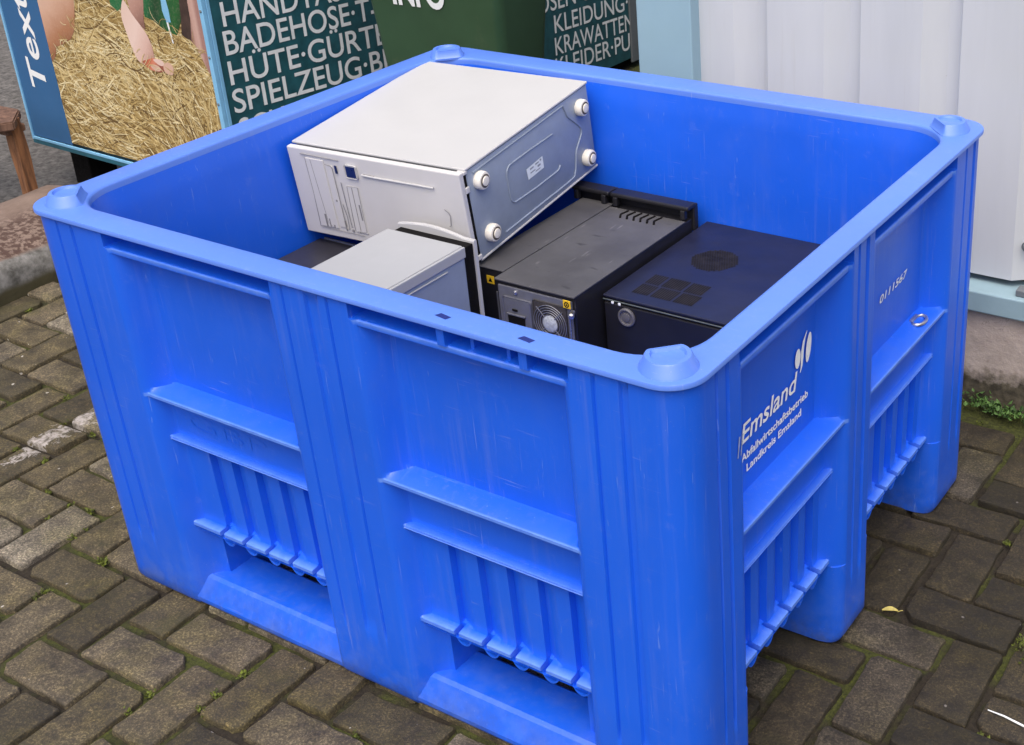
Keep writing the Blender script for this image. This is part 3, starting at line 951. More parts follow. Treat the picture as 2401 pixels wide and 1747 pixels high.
# ================================================================== COMPUTERS IN THE BIN
def pc_white():
    v = Vector((.1008, .0001, .0554))
    q = Quaternion(v.normalized(), v.length)
    root = thing('computer_tower', 'white computer tower lying tilted on the heap, grey underside with four round feet', 'computer', (.4464, .522, .478), q)
    HH, DD, TT = .384, .405, .1775                      # local x = -h
    b = B(); b.box((-HH + .003, .016, .003), (-.004, DD, TT - .005), .002)
    b.build('case', M['pcwhite'], root)
    b = B(); b.box((-HH, .010, TT - .004), (.004, DD + .002, TT + .001), .0018)
    b.box((-HH, .012, -.001), (.004, DD + .002, .003), .0015)
    build_each(b, 'side_panel', M['pcwhite'], root)
    # underside plate with pressed ridges
    b = B()
    b.box((-.004, .014, .0032), (.0022, DD - .001, TT - .0055), .001)
    X = .0026
    ov = []
    for cd, ct, a0 in ((.137, .114, 90), (.137, .070, 180), (.270, .066, 270)):
        for i in range(7):
            g = R(a0 + 15 * i)
            ov.append((X, cd + .016 * math.cos(g), ct + .015 * math.sin(g)))
    ov = [(X, .273, .1265), (X, .20, .129)] + ov[:14] + [(X, .2, .0515)] + ov[14:19]
    b.tube(ov, .0017, 8)
    def spline(ps, n=6):
        o = []
        for i in range(len(ps) - 1):
            p0, p1, p2, p3 = (Vector(ps[max(i - 1, 0)]), Vector(ps[i]), Vector(ps[i + 1]), Vector(ps[min(i + 2, len(ps) - 1)]))
            for t in np.linspace(0, 1, n, endpoint=False):
                o.append(.5 * ((2 * p1) + (p2 - p0) * t + (2 * p0 - 5 * p1 + 4 * p2 - p3) * t * t + (3 * p1 - p0 - 3 * p2 + p3) * t ** 3))
        return o + [Vector(ps[-1])]
    b.tube(spline([(X, .318, .1645), (X, .3235, .150), (X, .329, .138), (X, .346, .121), (X, .3655, .1), (X, .3657, .086), (X, .353, .073), (X, .3405, .058), (X, .335, .038), (X, .328, .021), (X, .311, .0135), (X, .20, .0142), (X, .091, .0150)]), .0018, 8)
    b.tube([(X, .03, .1625), (X, .318, .1645)], .0016, 8)
    b.build('underside', M['pcmetal'], root)
    for d, t in ((.0436, .143), (.3703, .1395), (.3728, .0330), (.0491, .0378)):
        b = B()
        b.lathe((.002, d, t), (1, 0, 0), [(.0158, 0), (.0165, .003), (.0165, .010), (.0150, .0135), (.0118, .0145)], 32)
        o = b.build('foot', M['rubber'], root)
        b = B()
        b.lathe((.0155, d, t), (1, 0, 0), [(.0122, 0), (.0122, .0014), (.0094, .0016)], 32)
        b.build('foot_ring', M['rubber2'], o)
        b = B()
        b.lathe((.0158, d, t), (1, 0, 0), [(.0090, 0), (.0086, .0030), (.006, .0036)], 28)
        b.build('foot_plug', M['rubber'], o)
    b = B()
    b.faces([(.0029, .1785, .0985), (.0029, .2323, .1010), (.0029, .2321, .0775), (.0029, .1805, .0765)], [(0, 1, 2, 3)])
    o = b.build('label_sticker', M['label'], root)
    b = B()
    for d, t, w_, h_ in ((.189, .092, .012, .0035), (.207, .094, .012, .003), (.189, .085, .016, .0025), (.213, .087, .010, .004), (.205, .0815, .016, .002), (.222, .095, .005, .004)):
        b.faces([(.0032, d, t), (.0032, d + w_, t + .0005), (.0032, d + w_, t + h_), (.0032, d, t + h_)], [(0, 1, 2, 3)])
    b.build('print', M['inkgrey'], o)
    # front bezel with drive covers; gap and tabs between bezel and case
    b = B(); b.box((-HH + .001, -.006, .001), (.003, .006, TT - .002), .0022)
    o = b.build('front_bezel', M['pcbezel'], root)
    b = B()
    b.box((-HH + .008, .0055, .006), (.0010, .0135, TT - .008), 0)
    b.build('bezel_gap', M['gap'], root)
    b = B()
    b.box((-.012, .0050, .1335), (.0042, .0150, .1445), .0012)
    b.box((-.012, .0050, .0035), (.0042, .0150, .0125), .0012)
    b.box((-.012, .0050, .1685), (.0042, .0150, .1745), .0012)
    build_each(b, 'bezel_tab', M['pcbezel'], root)
    b = B()
    b.box((-.3420, -.0080, .0200), (-.3000, -.0050, .1590), .0012)
    b.build('drive_cover', M['pcbezel'], o)
    b = B()
    b.box((-.2960, -.0076, .0250), (-.2825, -.0050, .1500), .0010)
    b.build('drive_cover', M['pcbezel'], o)
    b = B()
    b.box((-.2585, -.0078, .0200), (-.2310, -.0050, .1150), .0012)
    b.build('drive_cover', M['pcbezel'], o)
    Y = -.0082
    def ln(bb, pts, w_=.0011):
        bb.tube([(-h, Y + .0003, t) for h, t in pts], w_ * .5, 6)
    b = B()
    ln(b, [(.351, .1657), (.263, .1640)], .0016)
    ln(b, [(.342, .160), (.341, .09), (.344, .019), (.240, .0155)], .001)
    ln(b, [(.330, .157), (.326, .09), (.322, .030), (.312, .022)], .001)
    ln(b, [(.297, .152), (.284, .1505), (.281, .146), (.280, .0265), (.274, .0235), (.272, .050), (.276, .075)], .0012)
    ln(b, [(.2555, .115), (.2314, .1157), (.2330, .024), (.2560, .0225)], .0010)
    ln(b, [(.2555, .115), (.2600, .024)], .0010); ln(b, [(.2450, .1135), (.2465, .026)], .0013)
    ln(b, [(.0412, .104), (.0330, .0985), (.0307, .092), (.0331, .0732), (.0365, .0715)], .0013)
    ln(b, [(.268, .120), (.2665, .028)], .0012)
    build_each(b, 'cover_seam', M['line'], o)
    b = B()
    for h, t, w_, h_ in ((.2365, .064, .0034, .032), (.326, .034, .0045, .026), (.318, .030, .003, .018), (.309, .024, .0045, .006), (.266, .022, .0045, .005), (.249, .022, .003, .004), (.281, .030, .0022, .020), (.289, .080, .0035, .004)):
        b.box((-h - w_ / 2, Y, t - h_ / 2), (-h + w_ / 2, Y + .002, t + h_ / 2), .0004)
    build_each(b, 'button_recess', M['line'], o)
    b = B()
    b.tube([(-.2141, Y, .1432), (-.19, Y, .1425), (-.0558, Y, .1426)], .0019, 8)
    b.build('groove_ridge', M['pcwhite'], o)
    b = B(); b.box((-.2141, Y - .0002, .1415), (-.186, Y + .003, .1450), .0012)
    b.build('groove_end', M['line'], o)
    b = B(); b.box((-.2500, Y - .0012, .1330), (-.2235, Y + .001, .1590), .003)
    bd = b.build('badge', M['pcwhite'], o)
    b = B(); b.box((-.2475, Y - .0018, .1353), (-.2263, Y - .0006, .1564), .0004)
    b.build('badge_face', M['badge'], bd)
    b = B(); b.box((-.2752, Y - .0008, .1372), (-.2702, Y + .001, .1530), .0012)
    b.build('small_window', M['badge'], o)
pc_white()

def pc_silver():
    root = thing('computer_tower', 'upright silver-grey computer tower in front, flat pale top and white bezel edge', 'computer', (.406, .26, .17))
    b = B(); b.box((.322, .062, .172), (.4905, .446, .5455), .002)
    b.build('case', M['pcmetal'], root, True)
    b = B()
    b.box((.3205, .060, .5462), (.4868, .4475, .5500), .0014)
    b.box((.4872, .060, .5300), (.4925, .4475, .5490), .0014)
    build_each(b, 'top_panel', M['silver'], root, True)
    b = B()
    b.tube([(.4915, .07, .5225), (.4915, .40, .5225)], .0012, 6)
    b.build('panel_seam', M['silver'], root, True)
    b = B(); b.box((.326, .446, .172), (.4865, .4735, .5440), .001)
    b.build('bezel_recess', M['gap'], root, True)
    b = B()                                               # bowed white bezel
    n = 14; vs = []; fs = []
    for i in range(n + 1):
        t = i / n; x = .319 + t * .170
        zt = .5495 + .0085 * math.sin(math.pi * min(1, t * 1.15)) - .001 * t
        for y, z in ((.4740, .175), (.4740, zt - .002), (.4750, zt), (.4800, zt + .0005), (.4812, zt - .002), (.4812, .175)):
            vs.append((x, y, z))
    for i in range(n):
        for j in range(6):
            a, q = i * 6 + j, i * 6 + (j + 1) % 6
            fs.append((a, q, q + 6, a + 6))
    fs += [tuple(range(6)), tuple(range(n * 6, n * 6 + 6))]
    b.faces(vs, fs)
    b.build('front_bezel', M['pcwhite'], root, True)
pc_silver()

def pc_black_slim():
    root = thing('computer_tower', 'narrow black computer with dusty grey lid and yellow sticker, wedged behind the silver tower', 'computer', (.455, .7, .17))
    b = B(); b.box((.425, .532, .172), (.4965, .880, .4672), .0015)
    b.build('case', M['black'], root, True)
    b = B(); b.box((.4245, .5305, .4676), (.4970, .872, .4705), .0012)
    b.build('lid', M['dusty'], root, True)
    b = B(); b.box((.4585, .5308, .4400), (.4745, .5316, .4550), 0)
    s = b.build('warning_sticker', M['yellow'], root, True)
    b = B()
    b.poly([(.4665, .5304, .4525), (.4620, .5304, .4435), (.4710, .5304, .4435)], (0, -1, 0))
    b.build('print', M['gap'], s, False)
    bpy.data.objects[s.children[0].name].matrix_parent_inverse = Matrix.Identity(4)
    b = B()
    b.lathe((.4895, .5318, .432), (0, -1, 0), [(.0035, 0), (.0035, .002), (.002, .003)], 14)
    b.lathe((.4870, .5318, .389), (0, -1, 0), [(.0025, 0), (.0025, .002), (.0015, .003)], 14)
    build_each(b, 'screw', M['steel'], root, True)
    b = B()
    b.box((.4780, .529, .30), (.4870, .5318, .428), .001)
    b.build('slot_plate', M['psu'], root, True)
    bezel_bar(root, .405, .4935)

def bezel_bar(root, xa, xb):
    """raised black bar over two stubby legs along the back edge of a case"""
    b = B()
    b.box((xa, .862, .4880), (xb, .892, .4965), .003)
    b.box((xa, .884, .44), (xb, .900, .4940), .003)
    for x in (xa + .012, xb - .012):
        b.box((x - .005, .860, .4700), (x + .005, .872, .4890), .002)
    b.build('bezel_bar', M['black'], root, True)
pc_black_slim()

def pc_black():
    root = thing('computer_tower', 'wide black computer with dusty grey lid, its power supply fan and socket showing', 'computer', (.585, .69, .17))
    xa, xb, yf = .5005, .667, .503
    b = B(); b.box((xa, yf + .004, .172), (xb, .884, .4668), .0015)
    b.build('case', M['black'], root, True)
    b = B(); b.box((xa - .001, yf - .001, .4672), (xb + .001, .858, .4705), .0012)
    b.build('lid', M['dusty'], root, True)
    b = B()
    b.box((xa + .006, yf - .0005, .20), (xb - .005, yf + .0036, .4600), .001)
    b.build('rear_plate', M['psu'], root, True)
    b = B(); b.box((.5165, yf - .0035, .30), (.5775, yf - .0008, .4420), .004)
    b.build('power_supply', M['psu'], root, True)
    b = B()
    b.box((.527, yf - .0062, .379), (.5625, yf - .0038, .4090), .001)
    so_ = b.build('mains_socket', M['gap'], root, True)
    b = B(); b.box((.525, yf - .0075, .4095), (.5645, yf - .0036, .4125), .001)
    b.build('socket_hood', M['psu'], root, True)
    b = B(); b.box((.537, yf - .0056, .4175), (.548, yf - .0038, .4215), .0006)
    b.build('power_switch', M['gap'], root, True)
    # fan: recessed dark field, wire rings and hub
    fc = Vector((.6165, yf, .4110))
    b = B(); b.box((.5815, yf - .0030, .370), (.6520, yf - .0008, .4490), .003)
    b.build('fan_field', M['grille'], root, True)
    b = B()
    for r_ in (.016, .0205, .025, .0295, .034):
        b.tube([(fc.x + r_ * math.cos(2 * math.pi * i / 36) * 1.0, yf - .0042, fc.z + r_ * math.sin(2 * math.pi * i / 36)) for i in range(36)], .0008, 6, 0, True)
    for i in range(4):
        a = R(45 + 90 * i)
        b.tube([(fc.x + .012 * math.cos(a), yf - .0042, fc.z + .012 * math.sin(a)), (fc.x + .038 * math.cos(a), yf - .0042, fc.z + .038 * math.sin(a))], .001, 6)
    b.build('fan_guard', M['psu'], root, True)
    b = B(); b.lathe((fc.x, yf - .0032, fc.z), (0, -1, 0), [(.0150, 0), (.0150, .0012), (.013, .0022)], 30)
    b.build('fan_hub', M['hub'], root, True)
    b = B(); b.box((.6480, yf - .0052, .4495), (.6632, yf - .0040, .4640), .0004)
    s = b.build('warning_sticker', M['yellow'], root, True)
    b = B()
    b.tube([(.6556 + .0042 * math.cos(2 * math.pi * i / 16), yf - .0056, .4566 + .0045 * math.sin(2 * math.pi * i / 16)) for i in range(16)], .0008, 6, 0, True)
    b.poly([(.6556, yf - .0056, .4588), (.6536, yf - .0056, .4545), (.6576, yf - .0056, .4545)], (0, -1, 0))
    o = b.build('print', M['gap'], s, False)
    o.matrix_parent_inverse = Matrix.Identity(4)
    b = B()
    b.lathe((.5445, yf - .0006, .4525), (0, -1, 0), [(.0042, 0), (.0042, .002), (.0022, .0034)], 16)
    b.lathe((.6640, yf - .0006, .4420), (.45, -1, 0), [(.0045, 0), (.0045, .010), (.0052, .011), (.0052, .016), (.003, .018)], 16)
    build_each(b, 'screw', M['steel'], root, True)
    b = B(); b.box((.6560, yf - .0040, .36), (.6600, yf - .0006, .438), .001)
    b.build('latch_strip', M['steel'], root, True)
    bezel_bar(root, .4965, .672)
    # hooked vents cut into the lid near the bar
    b = B()
    for i in range(6):
        x = .545 + i * .015
        b.tube([(x, .853, .4708), (x - .004, .832, .4709), (x + .004, .818, .4709)], .0022, 6)
    build_each(b, 'lid_vent', M['gap'], root, True)
pc_black()

def pc_navy():
    root = thing('computer_tower', 'glossy blue-black desktop computer against the right wall, lid with round vent and brick grille', 'computer', (.86, .76, .17))
    xa, xb, yf, yb, zt = .6735, 1.135, .578, .928, .445
    b = B(); b.box((xa, yf + .003, .172), (xb, yb, zt - .0045), .002)
    b.build('case', M['black'], root, True)
    b = B(); b.box((xa - .001, yf - .0005, zt - .004), (xb + .001, yb + .001, zt), .0015)
    b.build('lid', M['navy'], root, True)
    b = B()
    b.tube([(xa, yf - .0012, zt - .0075), (xb, yf - .0012, zt - .0075)], .0013, 6)
    b.build('edge_trim', M['edge'], root, True)
    b = B(); b.box((xa + .002, yf - .002, .18), (xb - .002, yf + .0024, zt - .0125), .002)
    b.build('front_panel', M['black'], root, True)
    # perforated round vent: many small dark holes in a hexagon-like field
    b = B()
    for j in range(-9, 10):
        for i in range(-9, 10):
            x = .776 + (i + (j % 2) * .5) * .0050; y = .780 + j * .0046
            u, v = (x - .776) / .0435, (y - .780) / .044
            if u * u + v * v < 1:
                b.faces([(x + .0025 * math.cos(R(60 * k)), y + .0025 * math.sin(R(60 * k)), zt + .0004) for k in range(6)], [list(range(6))])
    b.build('round_vent', M['vent'], root, True)
    b = B()
    def bricks(x0_, x1_, y0_, y1_):
        n = max(2, int((x1_ - x0_) / .0042))
        for i in range(n):
            x = x0_ + (x1_ - x0_) * (i + .5) / n
            b.faces([(x - .0017, y0_, zt + .0004), (x + .0017, y0_, zt + .0004), (x + .0017, y1_, zt + .0004), (x - .0017, y1_, zt + .0004)], [(0, 1, 2, 3)])
    for a, c in ((.712, .745), (.749, .790), (.794, .832)): bricks(a, c, .606, .643)
    for a, c in ((.712, .741), (.745, .786), (.790, .826)): bricks(a, c, .647, .684)
    b.build('brick_grille', M['vent'], root, True)
    b = B()
    b.lathe((.7215, yf - .0022, .4130), (0, -1, 0), [(.0170, 0), (.0170, .003), (.0150, .0045), (.0128, .004), (.0122, .0018), (.0080, .0018), (.0074, .0035), (.003, .0042)], 36)
    b.build('power_button', M['ring'], root, True)
    for x in (.6935, .7075):
        b = B(); b.lathe((x, yf - .0022, .4345 - (x - .69) * .02), (0, -1, 0), [(.0028, 0), (.0028, .0008), (.0014, .0014)], 16)
        b.build('indicator', M['white2'], root, True)
pc_navy()

def pc_left():
    root = thing('computer_tower', 'dark charcoal computer low in the left corner, mostly hidden under the white tower', 'computer', (.14, .3, .17))
    b = B(); b.box((.064, .075, .172), (.235, .526, .4475), .002)
    b.build('case', M['black'], root, True)
    b = B(); b.box((.063, .074, .448), (.236, .522, .4515), .0014)
    b.build('lid', M['dark'], root, True)
    b = B(); b.box((.07, .5232, .443), (.16, .5285, .4535), .002)
    b.build('rear_lip', M['psu'], root, True)
M['dark'] = simple('charcoal_lid', (.030, .030, .040, 1), .4, .15, 12, .04, 500, dirt=(18, .62, (.10, .09, .10, 1), .4))
pc_left()

# ================================================================== BACKGROUND
def clothes_front():
    th = R(-2.5)
    Wd, Dp, zb, zt = .945, .86, .155, 1.42
    cx, cy = -.897, 1.11
    root = thing('clothing_container', 'clothing bank with straw poster front and dark lettered side, beside the bin', 'container',
                 (cx - Wd * math.cos(th), cy - Wd * math.sin(th), 0), (0, 0, th), 'clothing banks')
    b = B(); b.box((.004, .010, zb + .004), (Wd - .006, Dp, zt), .004)
    b.build('body', M['cbody'], root)
    b = B()
    b.box((.004, .001, zb + .012), (.1985, .0095, zt - .02), .001)
    o = b.build('name_strip', M['strip'], root)
    b = B()
    lettering(b, 'Text', (.1425, .0003, .328), (.1425, .0003, .618), .078, (-1, 0, 0), .012, .12, (0, -1, 0), 0)
    b.build('lettering', M['white2'], o)
    # poster: flat print with straw, legs and cloth
    Y = .0020
    b = B()
    b.box((.1995, .0020, zb + .018), (.9315, .0092, 1.36), 0)
    o = b.build('poster', M['strawbase'], root)
    r_ = random.Random(5)
    V, F, I = [], [], []
    def ribbon(x, z, ang, L, wd, bend, mi, y):
        n = 5; st = len(V)
        for i in range(n + 1):
            t = i / n - .5
            a = ang + bend * t
            px = x + L * t * math.cos(ang) - bend * L * (t * t - .08) * math.sin(ang)
            pz = z + L * t * math.sin(ang) + bend * L * (t * t - .08) * math.cos(ang)
            px = min(max(px, .201), .930); pz = max(pz, zb + .020)
            ww = wd * (1 - .5 * abs(2 * t) ** 3)
            V.append((px + math.sin(a) * ww, y, pz - math.cos(a) * ww)); V.append((px - math.sin(a) * ww, y, pz + math.cos(a) * ww))
        for i in range(n):
            F.append((st + 2 * i, st + 2 * i + 1, st + 2 * i + 3, st + 2 * i + 2)); I.append(mi)
    for i in range(2400):
        x, z = r_.uniform(.205, .925), r_.uniform(zb + .02, .64)
        if r_.random() < .55: z = zb + .02 + (z - zb - .02) * .8
        # stalks lie along a mound: steeper to the right
        base = -.15 - 1.15 * max(0, (x - .55) / .36) * max(0, min(1, (.50 - z) / .2) + .25)
        ang = base + r_.gauss(0, .55 if z > .3 else .35)
        mi = r_.choices(range(5), (5, 5 + 6 * (z > .36), 3, 3.5, 2 + 4 * (z > .33) + 3 * (x < .5)))[0]
        ribbon(x, z, ang, r_.uniform(.03, .13), r_.uniform(.0008, .0016) if r_.random() < .75 else r_.uniform(.0018, .0030), r_.gauss(0, .45), mi, .0017 - .0000002 * i)
    for i in range(70):                                  # stalks in front of foot and cloth
        x, z = r_.choice(((.61, .50), (.66, .475), (.74, .455), (.22, .425), (.30, .49), (.36, .55), (.72, .60), (.78, .57), (.84, .575), (.88, .55), (.92, .48)))
        ribbon(x + r_.gauss(0, .025), z + r_.gauss(0, .012), r_.gauss(-.2, .8), r_.uniform(.02, .07), r_.uniform(.0007, .0014), r_.gauss(0, .6), r_.choice((0, 1, 4)), -.0003 - .0000002 * i)
    me = mesh_from('straw_print', V, F, M['straw'], I)
    link('straw_print', me, o)
    def flat(name, pts, mat, y):
        bb = B(); bb.poly([(x, y, z) for x, z in pts], (0, -1, 0)); return bb.build(name, M[mat], o)
    flat('cloth_print', [(.554, .80), (.613, .80), (.613, .659), (.597, .625), (.576, .611), (.549, .625)], 'cloth', .0009)
    flat('cloth_print', [(.69, .80), (.874, .80), (.874, .683), (.849, .621), (.815, .574), (.778, .577), (.724, .603), (.692, .609)], 'cloth', .0009)
    flat('shade_print', [(.872, .80), (.893, .80), (.893, .685), (.880, .60), (.871, .565), (.835, .576), (.845, .62)], 'pdark', .0008)
    def smooth(ps, k=5):
        q = []
        for i in range(len(ps)):
            p0, p1, p2, p3 = [Vector(ps[(i + d) % len(ps)]) for d in (-1, 0, 1, 2)]
            for t in np.linspace(0, 1, k, endpoint=False):
                q.append(.5 * ((2 * p1) + (p2 - p0) * t + (2 * p0 - 5 * p1 + 4 * p2 - p3) * t * t + (3 * p1 - p0 - 3 * p2 + p3) * t ** 3))
        return [(v[0], v[1]) for v in q]
    flat('leg_print', [(.196, .86)] + [(.2005, .609), (.2005, .55), (.2005, .49), (.2015, .424), (.215, .432), (.227, .445), (.241, .471), (.283, .485), (.324, .504), (.345, .526), (.359, .549), (.374, .591), (.383, .627), (.40, .86)], 'leg1', .0008)
    flat('leg_print', [(.62, .80), (.70, .80), (.703, .667), (.697, .64), (.686, .605), (.682, .57), (.633, .608)], 'calf', .0007)
    flat('foot_print', smooth([(.614, .645), (.597, .625), (.588, .594), (.595, .557), (.612, .496), (.640, .474), (.694, .488), (.697, .502), (.696, .532), (.681, .566), (.640, .608)], 4), 'foot1', .0005)
    flat('sole_print', smooth([(.640, .480), (.669, .462), (.718, .461), (.738, .476), (.726, .488), (.696, .497), (.661, .488)], 4), 'sole', .0003)
    flat('toe_print', smooth([(.690, .492), (.712, .497), (.733, .492), (.730, .481), (.712, .480)], 4), 'skinlight', .0002)
    flat('heel_print', smooth([(.732, .484), (.753, .493), (.771, .483), (.764, .461), (.742, .459), (.729, .468)], 4), 'skin', .0001)
    flat('toe_print', smooth([(.672, .474), (.690, .479), (.712, .475), (.712, .464), (.688, .462)], 4), 'skin', .0002)
    flat('strap_print', [(.768, .80), (.785, .80), (.796, .676), (.801, .640), (.800, .606), (.782, .604), (.773, .634), (.776, .66)], 'trim', .0005)
    flat('cord_print', [(.782, .604), (.789, .605), (.795, .55), (.790, .549)], 'white2', .0005)
    flat('leg_print', [(.891, .80), (.930, .80), (.930, .47), (.918, .49), (.905, .515), (.897, .534), (.880, .555), (.871, .565), (.884, .62)], 'leg2', .0006)
    # frame trims
    b = B()
    b.box((.9320, -.004, zb), (Wd + .002, .0090, zt), .0015)
    b.box((Wd - .007, .0095, zb), (Wd + .003, .0205, zt), .0015)
    o = b.build('corner_trim', M['trim'], root)
    b = B()
    for z in (.29, .406, .531, .651, .78):
        b.lathe((.9395, -.0035, z), (0, -1, 0), [(.0040, 0), (.0040, .0015), (.002, .003)], 12)
    build_each(b, 'rivet', M['grey'], o)
    b = B(); b.box((-.004, -.003, zb), (.0035, .030, zt), .001)
    b.build('edge_trim', M['trim'], root)
    b = B(); b.box((-.002, -.003, zb - .012), (Wd + .002, .02, zb + .0015), .002)
    b.box((Wd - .02, .0205, zb - .012), (Wd + .002, Dp, zb + .0015), .002)
    b.build('bottom_rail', M['rail'], root)
    b = B(); b.box((.004, -.0045, zb + .0022), (.9310, .0008, zb + .0105), .001)
    b.build('rail_edge', M['trim'], root)
    # dark side panel with worn lettering
    b = B(); b.box((Wd - .0055, .0215, zb + .004), (Wd + .0005, Dp - .004, zt - .01), .0008)
    o = b.build('side_panel', M['tealpanel'], root)
    b = B()
    P = lambda y, z: (Wd + .0018, y, z)
    tl = -.05                                            # lettering slopes down a little
    for s, y, z, wd in (('HANDTASCHEN·', .050, .600, .66), ('BADEHOSE·T-SHIRT', .042, .526, .765), ('HÜTE·GÜRTEL·', .040, .447, .625), ('SPIELZEUG·BH', .036, .371, .595), ('SCHUHE·SOCKEN', .040, .291, .68), ('BETTWÄSCHE', .040, .214, .56)):
        lettering(b, s, P(y, z), P(y + wd, z + tl * wd), .0625, (0, 0, 1), .010, 0, (1, 0, 0), 0)
    for s, y, z, wd in (('KLEIDER·PUMPS', .040, .680, .70), ('MÄNTEL·HOSEN', .040, .757, .66)):
        lettering(b, s, P(y, z), P(y + wd, z + tl * wd), .0625, (0, 0, 1), .010, 0, (1, 0, 0), 0)
    b.build('lettering', M['letter'], o)
    b = B()
    for x in (.07, Wd - .12):
        for y in (.06, Dp - .12):
            b.box((x, y, 0), (x + .09, y + .09, zb - .0125), .004)
    build_each(b, 'foot', M['gap'], root)
clothes_front()

def clothes_back():
    Wd, Dp = .95, 1.16
    root = thing('clothing_container', 'clothing bank behind the green bin, dark side with grey end post, partly hidden', 'container', (-1.86, 1.99, 0), (0, 0, R(-1.5)), 'clothing banks')
    b = B(); b.box((.004, .004, .025), (Wd - .006, Dp, 1.42), .004)
    b.build('body', M['cbody'], root)
    X = Wd
    b = B(); b.box((X - .0055, .006, .03), (X + .0005, 1.018, 1.39), .0008)
    o = b.build('side_panel', M['tealpanel'], root)
    b = B()
    P = lambda y, z: (X + .0018, y - 1.97, z)
    for s, y0_, y1_, z0, z1 in (('HOSEN·GÜRTEL', 2.40, 3.02, .322, .300), ('KLEIDUNG·', 2.545, 2.985, .236, .216), ('KRAWATTEN', 2.54, 3.01, .158, .138), ('KLEIDER·PU', 2.535, 2.985, .085, .066)):
        lettering(b, s, P(y0_, z0), P(y1_, z1), .062, (0, 0, 1), .006, 0, (1, 0, 0), 0)
    b.build('lettering', M['letter'], o)
    b = B(); b.box((X - .004, 1.0205, .012), (X + .006, 1.105, 1.42), .003)
    b.build('end_post', M['grey'], root)
    b = B(); b.box((.02, .02, 0), (Wd - .02, Dp - .02, .024), .002)
    b.build('skid_frame', M['gap'], root)
clothes_back()

def green_bin():
    xa, xb, ya, yb = -.672, -.226, 1.45, 1.665
    root = thing('waste_bin', 'dark green plastic bin with white lettering between the clothing banks and the blue bin', 'bin', ((xa + xb) / 2, (ya + yb) / 2, 0))
    def ring(z, e, r_=.03):
        o = []
        for cx, cy, a0 in ((xb - r_ - e, ya + r_ + e, -90), (xb - r_ - e, yb - r_ - e, 0), (xa + r_ + e, yb - r_ - e, 90), (xa + r_ + e, ya + r_ + e, 180)):
            for i in range(7):
                g = R(a0 + 15 * i); o.append((cx + r_ * math.cos(g), cy + r_ * math.sin(g), z))
        return o
    V, F = [], []
    zs = [(.02, .055), (.03, .05), (.3, .026), (.60, .002), (.86, -.016), (.90, -.02), (.905, -.034), (.955, -.036), (.96, -.03)]
    for z, e in zs: V += ring(z, e)
    k = 28
    for j in range(len(zs) - 1):
        for i in range(k):
            a, q = j * k + i, j * k + (i + 1) % k
            F.append((a, q, q + k, a + k))
    F.append(tuple(range(k))[::-1]); F.append(tuple(range((len(zs) - 1) * k, len(zs) * k)))
    link('body', mesh_from('body', V, F, M['green'], smooth=True, sharp=35), root, True)
    b = B(); b.box((xa - .03, ya - .03, .961), (xb + .03, yb + .03, .995), .012)
    b.build('lid', M['green'], root, True)
    b = B()
    f = lambda z: ya - .0015 + .026 - (z - .3) * .08
    lettering(b, 'INFO', (-.572, f(.63), .627), (-.394, f(.63), .627), .075, (0, -.08, 1), .035, 0, (0, -1, 0), .001)
    b.build('lettering', M['white2'], root, True)
    b = B()
    for x in (xa + .05, xb - .05):
        b.lathe((x - .025, yb - .02, .07), (1, 0, 0), [(.02, 0), (.07, .002), (.07, .05), (.02, .052)], 24)
    build_each(b, 'wheel', M['gap'], root, True)
green_bin()

